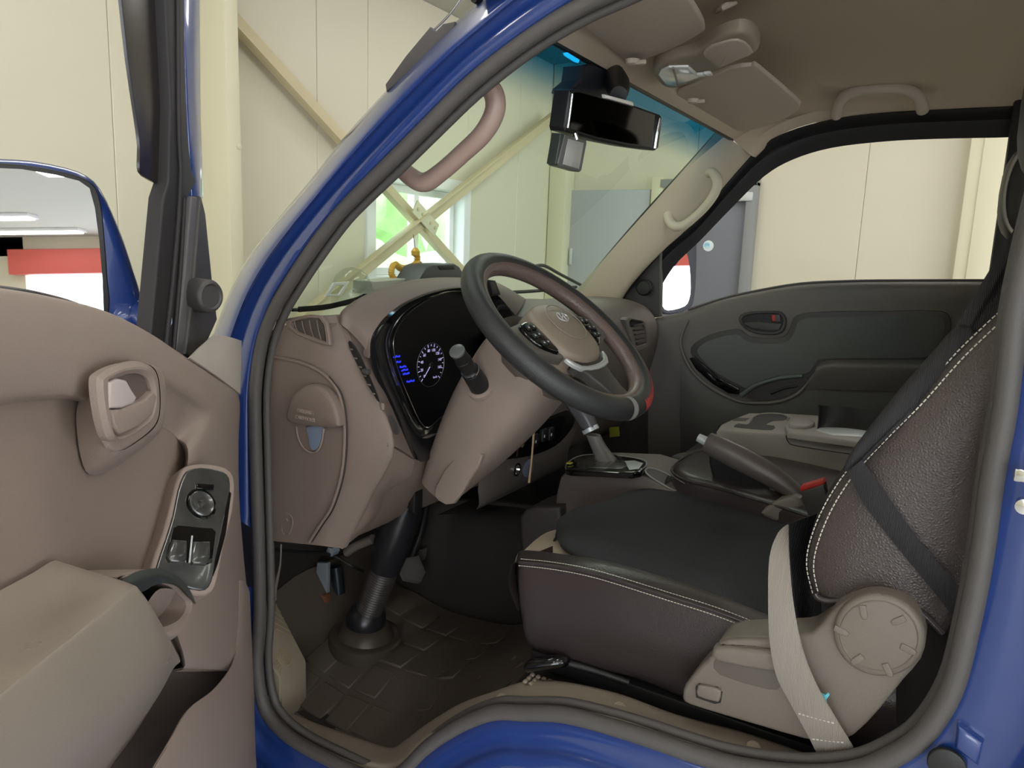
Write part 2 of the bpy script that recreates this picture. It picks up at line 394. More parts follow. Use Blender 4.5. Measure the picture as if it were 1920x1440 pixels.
b0, b1 = Y(1058, 380, YR).x, Y(1222, 380, YR).x; bz = Y(1140, 357, YR).z
link('door_leaf', box(((b0+b1)/2, YR-.02, bz/2), (b1-b0, .04, bz), .005), DOORL, d2)
hp = Y(1070, 481, YR-.05); link('door_handle', join(box(hp, (.02, .02, .11), .006), box(hp+V((0, .015, .05)), (.015, .03, .015), .002), box(hp+V((0, .015, -.05)), (.015, .03, .015), .002)), SILV, d2)
link('trim_2', box((Y(1237, 380, YR).x, YR-.03, 1.06), (.08, .07, 2.13), .004), CREAM2, kind='structure')
# round sticker on the dark door: printed swirl
stp = Y(1328, 461, YR-.043)
M = mat('sticker_print', (150, 205, 225), .4)
st = thing('round_sticker', 'round pale blue sticker on the dark grey door', 'sticker', stp)
link('disc', slab(disc(stp, -YA, .034, 32), -YA, .002, .0005), mat('sticker_white', (225, 235, 238), .4), st)
link('swirl', slab(disc(stp+V((-.009, -.001, .004)), -YA, .017, 24, (1, 1.1)), -YA, .0015, 0), M, st)
link('swirl', slab(disc(stp+V((-.002, -.0018, -.006)), -YA, .011, 24, (.6, 1.5)), -YA, .0015, 0), mat('sticker_pale', (190, 228, 238), .4), st)
# ceiling light strips
LM = mat('lamp_diffuser', (255, 255, 255), .5, emit=(255, 252, 246), es=LAMP)
k = 0
for ix in range(9):
    for iy in range(4):
        x, y = -1.55+1.22*ix, -4.9+2.5*iy
        O_ = ('first', 'second', 'third', 'fourth', 'fifth', 'sixth', 'seventh', 'eighth', 'ninth')
        L_ = thing('ceiling_light', 'white ceiling strip light, %s row from the front wall, %s from the left wall' % (O_[ix], O_[iy]), 'ceiling light', (x, y, HC), 'ceiling strip lights')
        link('housing', box((x, y, HC-.02), (.25, 1.26, .04), .005), WHITE, L_); link('diffuser', box((x, y, HC-.047), (.2, 1.2, .016), .004), LM, L_)
# outdoors, seen through the small window
link('ground_outside', box((-8, 2, -.1), (10, 14, .1), 0), mat('gravel', (150, 148, 138), .9, var=.2), kind='structure')
GR = mat('foliage', (176, 204, 150), .7, var=.35, vs=14, bump=.8, bs=12)
for i, (x, y, h, r) in enumerate(((-5.2, 4.3, 2.3, 1.1), (-7.6, 6.4, 2.9, 1.4), (-11.0, 9.4, 3.6, 2.0), (-4.3, 2.9, .9, .95))):
    t = thing('tree', ['round green tree nearest the left sash of the window', 'taller green tree behind the right sash of the window', 'tallest green tree far outside the window', 'low green bush outside under the window'][i], 'tree', (x, y, 0), 'trees outside the window')
    bm_ = bmesh.new(); bmesh.ops.create_icosphere(bm_, subdivisions=4, radius=r)
    for v_ in bm_.verts: v_.co *= 1+.16*math.sin(v_.co.x*9+i)*math.cos(v_.co.y*11)+.1*random.random(); v_.co += V((x, y, h))
    link('crown', fin(bm_), GR, t); link('trunk', tube([(x, y, 0), (x+.05, y, h)], [.09, .05], 3), mat('bark', (90, 75, 60), .9), t)

# ================================================================= TRUCK CAB SHELL
cab = thing('truck_cab', 'dark blue truck cab body seen through its open driver door', 'truck', (-.3, .75, .5))
seal = [(487, 1140), (484, 1000), (480, 860), (478, 740), (489, 650), (509, 590), (541, 534), (577, 479), (617, 423), (652, 382), (740, 296), (803, 233), (872, 165), (950, 100), (1022, 50), (1083, 15), (1140, -12),
        (1260, -60), (1500, -110), (1780, -140), (1960, -150), (2040, -60), (2016, 130), (1972, 300), (1936, 440), (1906, 583), (1886, 761), (1861, 900), (1842, 1040), (1815, 1180), (1784, 1295), (1731, 1378), (1671, 1420),
        (1600, 1447), (1500, 1452), (1387, 1437), (1306, 1415), (1184, 1374), (1062, 1341), (981, 1337), (930, 1336), (885, 1350), (838, 1375), (797, 1405), (765, 1438), (735, 1458), (690, 1457), (635, 1433), (560, 1394), (515, 1357), (492, 1315), (482, 1240)]
SL = Ys(seal, .02)
link('door_seal', join(tube(SL, .0125, 4, True, 12), tube([p+V((0, .022, 0)) for p in poly_inset(SL, -YA, .008)], .008, 4, True, 10)), RUBBER, cab)
def spansec(o, i, prof):
    """cross section from outer pixel to inner pixel with y profile"""
    return [Y(o[0]+(i[0]-o[0])*f_, o[1]+(i[1]-o[1])*f_, y_) for f_, y_ in prof]
PA = [(0, .16), (.0, .075), (.1, .03), (.24, .004), (.34, .0), (.385, .012), (.55, .014), (.60, .006), (.80, .004), (.88, .014), (1, .03)]
AO = [(330, 900), (352, 790), (372, 700), (405, 612), (433, 543), (472, 473), (524, 407), (580, 340), (643, 260), (724, 170), (808, 85), (898, 3), (960, -50), (1060, -120)]
AI = [(487, 1000), (484, 840), (482, 740), (491, 650), (517, 575), (549, 520), (590, 458), (645, 390), (720, 315), (803, 233), (888, 150), (970, 88), (1045, 38), (1120, -8)]
link('front_pillar', patch([spansec(o, i, PA) for o, i in zip(AO, AI)], 2, 5, ang=70), BLUE, cab)
# inner black lip and taupe trim of the near pillar
link('front_panel', patch([[V((-1.36, yy, 1.38)), V((-1.43, yy, 1.28)), V((-1.48, yy, .95)), V((-1.47, yy, .5))] for yy in (.0, .3, .75, 1.2, 1.55)], 4, 4, thick=.02), BLUE, cab)
# sill below the opening, blue with pressed steps
so = [(482, 1100), (483, 1240), (492, 1315), (515, 1357), (560, 1394), (635, 1433), (690, 1457), (735, 1458), (765, 1438), (797, 1405), (838, 1375), (885, 1350), (930, 1336), (981, 1337), (1062, 1341), (1184, 1374), (1306, 1415), (1387, 1437), (1500, 1452), (1600, 1447), (1671, 1420), (1731, 1378), (1784, 1295), (1815, 1180), (1842, 1040), (1861, 900), (1886, 761), (1906, 583), (1936, 440), (1972, 300), (2016, 130), (2040, -60)]
SO = Ys(so, .02)
nrm = []
for i in range(len(SO)):
    t = (SO[min(i+1, len(SO)-1)]-SO[max(i-1, 0)]).normalized(); nrm.append(t.cross(-YA)*-1)
cen = V((-.5, .02, 1.4))
for i in range(len(nrm)):
    if nrm[i].dot(SO[i]-cen) < 0: nrm[i] = -nrm[i]
# relax the normals so that the band does not fold
for _ in range(3): nrm = [(nrm[max(i-1, 0)]+nrm[i]*2+nrm[min(i+1, len(nrm)-1)]).normalized() for i in range(len(nrm))]
BP = [(0.0, .035), (.012, .012), (.05, .010), (.056, .0), (.075, -.004), (.081, .004), (.12, .0), (.17, -.012), (.2, -.03), (.34, -.045)]
def blk(i0, i1, prof): return patch([[SO[i]+nrm[i]*d_+YA*(y_-.02) for d_, y_ in prof] for i in range(i0, i1)], 2, 4, ang=70)
link('sill_panel', blk(0, 21, BP), BLUE, cab)
BP2 = [(0.0, .035), (.012, .014), (.06, .012), (.085, .004), (.1, -.03), (.13, -.034), (.2, -.036), (.3, -.04)]
link('rear_pillar', blk(20, 32, BP2), BLUE, cab)
link('pillar_gusset', slab([Y(1795, 1360, .0), Y(1845, 1395, .0), Y(1835, 1440, .0), Y(1790, 1405, .0)], -YA, .02, .006), BLUE, cab)
link('hinge_hole', slab(disc(Y(1775, 1437, .0), -YA, .02, 20), -YA, .006, .002), BLACKP, cab)
link('striker', join(lathe([(.006, 0), (.006, .018), (.008, .02), (0, .021)], Y(1918, 941, -.01), -YA, 16), box(Y(1925, 893, -.012), (.022, .006, .014), .002)), CHROME, cab)
# roof skin, headliner
hx = [-.66, -.58, -.35, 0, .35]
def hz(y): return {.06: 2.01, .25: 2.05, .5: 2.075, .8: 2.085, 1.1: 2.08, 1.35: 2.065, 1.45: 2.05, 1.51: 2.02}[y]
ysn = [.06, .25, .5, .8, 1.1, 1.35, 1.45, 1.51]
rows = []
for y in ysn:
    z = hz(y); rows.append([V((-.665, y, 1.968)), V((-.64, y, 1.985)), V((-.55, y, z-.018)), V((-.4, y, z)), V((-.1, y, z)), V((.2, y, z)), V((.32, y, z-.03)), V((.36, y, z-.12))])
link('headliner', patch(rows, 4, 4, thick=.004), HEADL, cab)
rows = [[V((-.68, y, 1.985)), V((-.6, y, 2.05+zz)), V((-.4, y, 2.11+zz)), V((0, y, 2.12+zz)), V((.36, y, 2.11+zz)), V((.42, y, 1.98))] for y, zz in ((-.02, -.07), (.03, -.02), (.3, .01), (.75, .02), (1.2, .01), (1.5, -.02), (1.56, -.07))]
link('roof_skin', patch(rows, 4, 4, thick=.003), BLUE, cab)
link('header_corner', patch([[Y(1320, 214, 1.43), Y(1352, 241, 1.44), Y(1400, 286, 1.45), Y(1416, 294, 1.50)], [Y(1370, 200, 1.44), Y(1395, 225, 1.45), Y(1425, 255, 1.47), Y(1465, 250, 1.50)], [Y(1420, 190, 1.45), Y(1440, 205, 1.46), Y(1480, 225, 1.48), Y(1535, 224, 1.50)]], 4, 4, thick=.003), HEADL, cab)
# far side: beige pillar trim, black window surround
fp = [((1350, 241), (1370, 262), (1402, 282), (1414, 286)), ((1312, 284), (1330, 305), (1355, 330), (1368, 340)), ((1250, 354), (1262, 385), (1292, 410), (1303, 416)), ((1180, 432), (1196, 460), (1228, 478), (1242, 468)), ((1120, 500), (1140, 530), (1175, 540), (1185, 525)), ((1078, 548), (1100, 580), (1140, 595), (1150, 588)), ((1040, 590), (1060, 620), (1110, 630), (1130, 620))]
link('far_pillar_trim', patch([[Y(*r[0], 1.42), Y(*r[1], 1.43), Y(*r[2], 1.46), Y(*r[3], 1.5)] for r in fp], 4, 5, thick=.003), PILL, cab)
fo = [(1130, 600), (1185, 528), (1240, 466), (1303, 416), (1355, 352), (1414, 286), (1460, 254), (1535, 229), (1635, 213), (1760, 205), (1900, 199), (1990, 196)]
fi = [(1190, 620), (1226, 560), (1262, 500), (1310, 452), (1372, 388), (1432, 330), (1487, 298), (1560, 276), (1660, 264), (1760, 259), (1895, 256), (1990, 250)]
link('far_door_surround', patch([[Y(a[0], a[1], 1.49), Y(a[0]*.7+b[0]*.3, a[1]*.7+b[1]*.3, 1.515), Y(a[0]*.55+b[0]*.45, a[1]*.55+b[1]*.45, 1.505), Y(a[0]*.3+b[0]*.7, a[1]*.3+b[1]*.7, 1.515), Y(b[0], b[1], 1.53)] for a, b in zip(fo, fi)], 2, 4, thick=.004), RUBBLK, cab)
link('headliner_edge', patch([[Y(a[0], a[1]-1, 1.49), V((Y(a[0], a[1], 1.49).x, 1.465, Y(a[0], a[1], 1.49).z+.028))] for a in fo[5:]], 2, 4), HEADL, cab)
link('far_rear_pillar', box((.11, 1.50, 1.5), (.14, .05, 1.1), .01), RUBBLK, cab)
link('rear_wall', join(box((.32, .77, 1.17), (.02, 1.46, .66), .004), box((.34, .77, 1.93), (.02, 1.46, .14), .004), box((.33, .12, 1.68), (.02, .16, .4), .004), box((.33, 1.42, 1.68), (.02, .16, .4), .004)), CHARC, cab)
link('rear_window', box((.335, .77, 1.68), (.005, 1.16, .38), 0), PANE, cab)
link('far_side_wall', patch([[V((x, 1.53, .6)), V((x, 1.53, 1.0)), V((x, 1.53, 1.38))] for x in (-1.35, -.6, 0, .3)], 2, 2, thick=.01), CHARC, cab)
link('firewall', patch([[V((-1.36, y, .55)), V((-1.38, y, 1.0)), V((-1.3, y, 1.4))] for y in (.03, .75, 1.5)], 3, 3, thick=.01), CARP, cab)
FP = ((-1.38, .74), (-1.28, .62), (-1.1, .585), (-.92, .59), (-.82, .63), (-.70, .755), (-.60, .84), (-.48, .88), (-.1, .89), (.32, .89))
def hump(x, y): return .065*max(0, min(1, (y-.12)/.2))*max(0, min(1, (-.6-x)/.2))
fl = [[V((x, y, z+hump(x, y)-.012)) for x, z in FP] for y in (.06, .2, .35, .62, .68, .85, 1.5)]
for r in (4, 5):
    for i in range(len(fl[r])): fl[r][i].z = max(fl[r][i].z, .86)
link('floor_pan', patch(fl, 3, 3, thick=.01), CARP, cab)
link('underbody', box((-.5, .78, .52), (1.7, 1.5, .06), .01), BLACKP, cab)
for yy in (.02, 1.32):
    tb = link('wheel', lathe([(.17, .0), (.29, .0), (.335, .03), (.345, .08), (.345, .14), (.335, .19), (.29, .22), (.17, .22)], (-.12, yy, .345), YA, 40), RUBBLK, cab)
    link('rim', lathe([(.17, .02), (.165, .05), (.10, .08), (.05, .09), (0, .09)], (-.12, yy, .345), YA, 32), SILV, tb)
for yy in (.42, 1.12): link('chassis_rail', box((.9, yy, .52), (4.2, .07, .14), .008), BLACKP, cab)
link('axle', tube([(-.12, .1, .345), (-.12, 1.45, .345)], .045, 1), BLACKP, cab)
# windshield glass: curved pane with a blue shade band, black border
ws = []
for y, xb, xt, zb in ((.085, -1.15, -.69, 1.475), (.25, -1.20, -.68, 1.475), (.5, -1.24, -.675, 1.475), (.8, -1.25, -.675, 1.475), (1.1, -1.235, -.675, 1.475), (1.3, -1.2, -.68, 1.475), (1.46, -1.12, -.70, 1.475)):
    ws.append([V((xb-.02, y, zb-.03)), V((xb, y, zb)), V((xb*.64+xt*.36-.022, y, 1.66)), V((xb*.3+xt*.7-.018, y, 1.835)), V((xt, y, 1.968)), V((xt+.02, y, 1.985))])
wsg = link('windshield', patch(ws, 5, 6), WSGL, cab)
link('windshield_border', join(tube([V((-.672, y, 1.967)) for y in (.05, .4, .8, 1.2, 1.45)], .006, 3), tube([Y(*q, 1.455) for q in ((1352, 240), (1290, 310), (1180, 432), (1088, 542))], .0055, 4)), BLACKP, cab)
# scuff plate on the sill
lo = [(500, 1305), (508, 1332), (530, 1360), (575, 1388), (640, 1418), (695, 1434), (738, 1436), (764, 1420), (790, 1392), (835, 1362), (885, 1338), (940, 1322), (1022, 1321), (1144, 1340), (1266, 1380), (1387, 1418), (1469, 1436), (1550, 1437), (1610, 1425), (1662, 1404)]
up = [(508, 1300), (517, 1329), (547, 1340), (590, 1358), (635, 1374), (690, 1394), (735, 1405), (762, 1390), (790, 1368), (825, 1345), (865, 1322), (920, 1302), (1010, 1278), (1144, 1300), (1266, 1343), (1387, 1375), (1469, 1402), (1534, 1422), (1600, 1415), (1655, 1397)]
sp = thing('scuff_plate', 'taupe plastic scuff plate screwed along the door sill', 'sill trim', Y(1266, 1370, .05))
r_ = []
for a, b in zip(lo, up):
    P0 = Y(*a, .038); t = Y(*b, .105); r_.append([P0+V((0, -.004, -.012)), P0, P0.lerp(t, .15)+V((0, 0, .002)), P0.lerp(t, .5)+V((0, 0, .001)), t, t+V((0, .006, -.02))])
link('plate', patch(r_, 3, 5, thick=.003), SCUFF, sp)
for q in ((568, 1364), (707, 1422), (941, 1309), (1162, 1326), (1412, 1401)):
    c_ = Y(*q, .065); c_ = V((c_.x, .065, c_.z)); link('screw_cap', lathe([(.0105, -.004), (.0105, .002), (.009, .0032), (.0085, .002), (0, .002)], c_-ZA*.0005, (0, -.25, 1), 20), SCUFF, sp)
# anti-slip pressed pad on the sill by the seat slide
pd = thing('step_grid', 'small worn grid of pressed bumps on sill beside the seat slide', 'grip pad', Y(1010, 1278, .1))
g0 = Y(985, 1284, .09)
for i in range(5):
    for j in range(3): link('bump', box(g0+V((.011*i, .012*j, .006)), (.008, .009, .006), .002, seg=1), SCUFF, pd)
# roof corner: rain gutter fin and aerial
aer = thing('roof_aerial', 'thin radio aerial rising from windshield corner of the roof', 'aerial', Y(815, 55, .02))
link('mast', tube([Y(815, 55, .02), Y(850, 18, .02), Y(900, -60, .02)], .0016, 4, seg=8), CHROME, aer)
fin_ = thing('wind_deflector', 'grey rubber wedge standing outside the blue front pillar', 'deflector', Y(780, 110, .06))
link('blade', slab([Y(*q, .05) for q in ((722, 158), (760, 105), (806, 50), (817, 58), (830, 44), (852, 40), (850, 52), (810, 90), (760, 140), (724, 172))], -YA, .006, .002), RUBBER, fin_)
wp = thing('wiper', 'black wiper arm lying at the windshield base, left of the hood', 'wiper', X(600, 578, -1.19))
link('arm', tube([X(548, 581, -1.2), X(600, 579, -1.2), X(650, 568, -1.2), X(700, 545, -1.2)], .004, 4, seg=8), BLACKP, wp)
link('blade', tube([X(560, 580, -1.19), X(620, 574, -1.19), X(690, 556, -1.19)], .003, 4, seg=6, flat=(1, 2.2)), RUBBLK, wp)
wp = thing('wiper', 'black wiper arm curving up behind the steering wheel rim', 'wiper', X(1040, 515, -1.27))
link('arm', tube([X(1000, 500, -1.3), X(1020, 498, -1.3), X(1050, 514, -1.3), X(1092, 536, -1.3)], .006, 5, seg=8), BLACKP, wp)
link('blade', tube([X(960, 548, -1.24), X(1010, 545, -1.24), X(1080, 538, -1.24)], .006, 4, seg=6), RUBBLK, wp)

# ================================================================= DRIVER DOOR (open)
dr = thing('driver_door', 'open driver door with taupe inner trim, nearest at left', 'truck door', DH+V((0, 0, .7)))
st_ = [((-160, 522), (-160, 800)), ((0, 541), (0, 762)), ((100, 558), (90, 752)), ((200, 585), (150, 755)), ((280, 625), (230, 785)), ((345, 668), (300, 805)), ((405, 706), (328, 825)), ((447, 742), (345, 850)), ((447, 830), (340, 900)), ((448, 930), (318, 985)), ((456, 1040), (292, 1062)), ((463, 1120), (300, 1130)), ((468, 1245), (338, 1238))]
rw = []
for a, b in st_:
    f_ = lambda t: (b[0]+(a[0]-b[0])*t, b[1]+(a[1]-b[1])*t)
    dip = len(rw) in (4, 5, 6)
    rw.append([D(*b, -.012), D(*f_(.04), -.006 if dip else .005), D(*f_(.12), -.005 if dip else .012), D(*f_(.45), .002 if dip else .016), D(*f_(.6), .013 if dip else .015), D(*f_(.78), .012), D(*f_(.95), .003), D(*a, -.008), D(*a, -.03)])
l_ = rw[-1]; rw.append([p-DN*.012+V((0, 0, -.012)) for p in l_]); rw.append([p-DN*.04+V((0, 0, -.014)) for p in l_])
link('door_trim', patch(rw, 3, 5, thick=.002), TAUPE, dr)
ins = [(-200, 740), (140, 725), (330, 780), (360, 850), (356, 1000), (356, 1130), (358, 1232), (250, 1270), (-300, 1500)]
link('trim_insert', slab(Ds(ins, -.007), DN, .01, 0), mat('taupe_cloth', (136, 119, 107), .8, bump=.5, bs=1300, var=.04), dr)
link('door_shell', join(slab(Ds([(-300, 560), (0, 560), (120, 578), (250, 632), (360, 692), (440, 740), (465, 745), (468, 900), (474, 1100), (478, 1320), (480, 1470), (300, 2100), (-600, 2400)], -.045), DN, .05, .004),), BLUE, dr)
link('trim_corner', patch([[D(352, 672, -.004), D(400, 703, -.002), D(447, 738, -.004)], [D(372, 652, -.012), D(420, 678, -.006), D(448, 712, -.006)], [D(398, 629, -.03), D(430, 634, -.03), D(450, 640, -.03)]], 4, 4, thick=.003), mat('taupe_lit_top', (182, 172, 160), .5, bump=.3, bs=900), dr)  # paler taupe paints the light falling on this upward facet
# map pocket and lower panel
link('pocket_lip', patch([[D(448, 1088, .004), D(444, 1160, .006), D(438, 1235, .014), D(404, 1288, .03), D(352, 1330, .042), D(318, 1385, .05), D(282, 1450, .055), D(250, 1520, .055)],
                          [D(456, 1090, .006), D(455, 1170, .01), D(450, 1250, .018), D(420, 1310, .033), D(372, 1352, .044), D(338, 1400, .052), D(304, 1460, .057), D(280, 1530, .057)],
                          [D(462, 1100, .002), D(466, 1180, .004), D(468, 1270, .01), D(462, 1350, .02), D(440, 1400, .03), D(420, 1440, .036), D(400, 1500, .04), D(380, 1560, .04)],
                          [D(466, 1110, -.01), D(470, 1200, -.01), D(474, 1290, -.01), D(476, 1370, -.01), D(478, 1420, -.01), D(480, 1460, -.01), D(482, 1520, -.01), D(484, 1580, -.01)]], 5, 4, thick=.002), TAUPE, dr)
link('pocket_wall', patch([[D(150, 1300, -.03), D(130, 1380, -.03), D(60, 1500, -.03), D(20, 1700, -.03)], [D(300, 1180, -.02), D(300, 1300, -.02), D(240, 1470, -.02), D(200, 1600, -.02)], [D(380, 1150, -.002), D(380, 1270, -.01), D(300, 1440, -.02), D(280, 1600, -.02)], [D(444, 1110, .0), D(444, 1210, .0), D(420, 1330, -.01), D(380, 1600, -.01)]], 4, 4), mat('pocket_shade', (84, 74, 70), .7), dr)  # dark wall colour paints the shade in the recess below the armrest
# armrest
ar = [[(150, 1080, -.02), (200, 1100, .01), (254, 1112, .045), (276, 1130, .052), (300, 1166, .052), (322, 1205, .046), (332, 1224, .02), (334, 1224, -.01)],
      [(120, 1060, -.004), (180, 1080, .028), (246, 1098, .058), (266, 1112, .065), (295, 1160, .065), (322, 1215, .057), (336, 1238, .03), (338, 1240, -.01)],
      [(101, 1051, .0), (166, 1074, .03), (234, 1098, .061), (253, 1114, .068), (284, 1172, .069), (310, 1238, .062), (322, 1256, .03), (328, 1248, 0)],
      [(60, 1075, .0), (120, 1120, .03), (168, 1155, .062), (190, 1172, .069), (240, 1240, .069), (268, 1298, .062), (290, 1310, .03), (300, 1300, 0)],
      [(0, 1107, .0), (40, 1180, .03), (60, 1240, .062), (84, 1256, .069), (150, 1340, .069), (196, 1378, .062), (230, 1390, .03), (250, 1380, 0)],
      [(-100, 1160, .0), (-80, 1250, .03), (-50, 1325, .062), (-24, 1345, .069), (60, 1420, .069), (140, 1442, .062), (170, 1460, .03), (200, 1450, 0)],
      [(-260, 1250, .0), (-260, 1340, .03), (-260, 1470, .062), (-230, 1500, .069), (-100, 1600, .069), (40, 1600, .062), (80, 1600, .03), (120, 1600, 0)]]
link('armrest', patch([[D(*q) for q in r] for r in ar], 5, 5), mat('armrest_vinyl', (142, 131, 119), .3, bump=.12, bs=900, var=.06, vs=9), dr)
# pull cup in front of the armrest
cupo = [(232, 1082), (262, 1070), (300, 1068), (335, 1082), (358, 1108), (368, 1132), (358, 1170), (330, 1200), (300, 1195), (275, 1150), (250, 1105)]
cupi = [(250, 1098), (272, 1094), (302, 1092), (328, 1100), (348, 1118), (358, 1136), (346, 1160), (318, 1175), (296, 1170), (284, 1150), (268, 1120)]
cp = link('pull_cup', frame_mesh(spl(Ds(cupo, .05), 4, True), spl(Ds(cupi, .05), 4, True), DN, .05, .005), TAUPE, dr)
link('cup_liner', slab(Ds(cupi, .02), DN, .01, 0, 4), mat('rubber_green_black', (52, 58, 56), .6), cp)
link('cup_wall', patch([[D(275, 1132, .046), D(300, 1104, .046), D(340, 1110, .046), D(366, 1134, .046)], [D(280, 1150, .03), D(305, 1135, .026), D(340, 1140, .03), D(362, 1150, .046)], [D(286, 1175, .02), D(305, 1170, .02), D(330, 1170, .03), D(350, 1168, .046)]], 4, 4), TAUPE, cp)
link('cup_rim', patch([Ds([(222, 1092), (240, 1080), (262, 1070), (300, 1066), (336, 1082), (356, 1106), (366, 1128)], .050), Ds([(240, 1096), (256, 1092), (276, 1084), (304, 1080), (334, 1094), (352, 1114), (367, 1131)], .056), Ds([(262, 1112), (275, 1106), (288, 1098), (308, 1094), (332, 1100), (350, 1118), (368, 1133)], .050)], 4, 4), mat('cup_shade', (50, 54, 52), .5), cp)  # dark crescent paints the shade on the back wall of the cup
# handle pod
pod = [(184, 775), (182, 740), (189, 706), (226, 683), (262, 677), (290, 689), (300, 720), (301, 772), (290, 803), (255, 832), (224, 848), (206, 838), (192, 808)]
podb = [(143, 792), (147, 755), (163, 720), (214, 691), (262, 684), (297, 694), (307, 722), (307, 777), (295, 814), (250, 852), (206, 882), (168, 890), (151, 856)]
ph_ = link('handle_pod', slab(Ds(pod, .029), DN, .004, .004, 3), TAUPE, dr)
_pb = spl(Ds(podb, -.004), 3, True); _pt = poly_inset(spl(Ds(pod, .027), 3, True), DN, .001)
_c = [[p, p.lerp(q, .3)+DN*.003, p.lerp(q, .7)+DN*.004, q] for p, q in zip(_pb, _pt)]
link('pod_skirt', patch(_c, 3, 1, close_v=True), TAUPE, ph_)
bo = [(190, 716), (198, 700), (228, 685), (262, 680), (286, 690), (296, 716), (298, 756), (291, 786), (266, 810), (235, 825), (214, 826), (203, 806), (194, 762)]
bi = [(206, 722), (211, 714), (234, 704), (262, 700), (280, 706), (289, 724), (291, 754), (284, 778), (262, 798), (238, 812), (223, 814), (214, 800), (208, 762)]
link('handle_bezel', frame_mesh(spl(Ds(bo, .036), 4, True), spl(Ds(bi, .036), 4, True), DN, .01, .004), TAUPE, ph_)
link('handle_recess', slab(Ds(bi, .0295), DN, .002, 0, 3), mat('recess_brown', (96, 82, 76), .6), ph_)
link('finger_plate', slab(Ds([(210, 768), (230, 768), (256, 757), (275, 748), (290, 733), (295, 745), (288, 776), (262, 800), (228, 815), (216, 800)], .037), DN, .008, .003), TAUPE, ph_)
link('release_lever', slab(Ds([(207, 716), (222, 709), (238, 712), (248, 730), (258, 745), (252, 758), (230, 766), (208, 766)], .035), DN, .006, .003), mat('lever_pinkgrey', (190, 176, 172), .3), ph_)
# window switch plate
SN = (DN*.62+ZA*.50+DU*.38).normalized(); SC = D(368, 985, .036)
def Sp(l, off=0): return [onp(a, b, SC+SN*off, SN) for a, b in l]
swo = [(345, 890), (356, 880), (378, 876), (408, 880), (427, 889), (433, 910), (428, 960), (413, 1020), (402, 1075), (393, 1100), (376, 1107), (340, 1098), (298, 1076), (294, 1062), (312, 1008), (325, 965), (334, 920)]
swb = [(338, 884), (352, 872), (378, 868), (412, 872), (434, 884), (442, 910), (437, 962), (421, 1024), (410, 1082), (398, 1110), (372, 1116), (336, 1106), (288, 1084), (284, 1060), (303, 1006), (316, 962), (326, 920)]
link('switch_plinth', slab(Sp(swb, -.0012), SN, .05, .004, 2), TAUPE, dr)
swp = link('switch_plate', slab(Sp(swo, .001), SN, .012, .0025, 2), SMOKE, dr)
link('plate_side', slab(Sp([(430, 920), (434, 925), (424, 1000), (408, 1060), (400, 1080), (404, 1040), (416, 985)], .0016), SN, .002, .0006), GLOSS, swp)
link('lock_switch', slab(Sp([(370, 906), (402, 908), (401, 918), (369, 916)], .0035), SN, .003, .001), GLOSS, swp)
jc = Sp([(377, 945)], .001)[0]
link('joystick_well', lathe([(.0200, -.001), (.0200, .0012), (.0178, .0016), (.0172, .0)], jc, SN, 32), GLOSS, swp)
link('mirror_joystick', lathe([(.0165, 0), (.0165, .0025), (.015, .0035), (.009, .0012), (.005, .0015), (.0035, .006), (0, .0065)], jc, SN, 32), SMOKE, swp)
link('knob_scale', frame_mesh(disc(jc+SN*.0005-ZA*.004, SN, .0225, 32), disc(jc+SN*.0005-ZA*.004, SN, .0215, 32), SN, .001, .0002), SILV, swp)
link('switch_recess', slab(Sp([(324, 990), (334, 985), (398, 990), (405, 997), (398, 1054), (388, 1059), (318, 1053), (311, 1046)], .0018), SN, .003, .0006), GLOSS, swp)
for q in ([(325, 1010), (352, 1012), (352, 1046), (346, 1056), (320, 1053), (315, 1043)], [(364, 1014), (396, 1014), (396, 1043), (389, 1058), (363, 1057), (359, 1048)]):
    link('window_switch', slab(Sp(q, .006), SN, .006, .003, dome=.0018), SMOKE, swp)
link('divider', tube(Sp([(360, 1005), (355, 1055)], .004), .0012, 2), SILV, swp)

# window frame post and rubber channels
link('frame_post', slab(Ds([(343, -400), (372, -400), (377, 200), (382, 372), (362, 374), (352, 200), (345, 0)], -.05), DN, .02, .003), BLUE, dr)
link('glass_channel', join(slab(Ds([(306, -400), (346, -400), (347, 120), (352, 250), (360, 318), (369, 342), (352, 372), (346, 420), (320, 660), (284, 640), (308, 372), (318, 340), (322, 200), (312, 0)], -.045), DN, .02, .004),
                           tube(Ds([(330, -400), (334, 200), (338, 330), (328, 480), (310, 650)], -.043), .004, 4), tube(Ds([(345, 372), (338, 500), (324, 665)], -.043), .0035, 4)), RUBBLK, dr)
link('channel_strip', slab(Ds([(360, 368), (379, 370), (366, 540), (352, 672), (331, 664), (345, 540), (355, 430)], -.042), DN, .01, .003), mat('grey_trim_strip', (96, 92, 94), .5), dr)
link('rain_visor', slab(Ds([(205, -300), (224, -40), (228, 0), (240, 110), (256, 220), (263, 275), (262, 312), (270, 330), (300, 346), (318, 352), (326, 330), (326, 180), (314, 0), (306, -300)], -.06), DN, .004, .001, 2), mat('smoked_acrylic', (34, 28, 28), .25), dr)
tri = link('mirror_gusset', slab(Ds([(378, 368), (386, 400), (393, 470), (399, 530), (408, 600), (390, 640), (359, 672), (350, 664), (364, 540)], -.036), DN, .014, .004), CHARC, dr)
tw = D(396, 556, -.01)
link('tweeter_pod', lathe([(.026, -.03), (.025, -.004), (.0225, .0), (.019, .0015), (.0165, -.001), (0, -.001)], tw, (DN*.8+DU*.5).normalized(), 32), CHARC, tri)

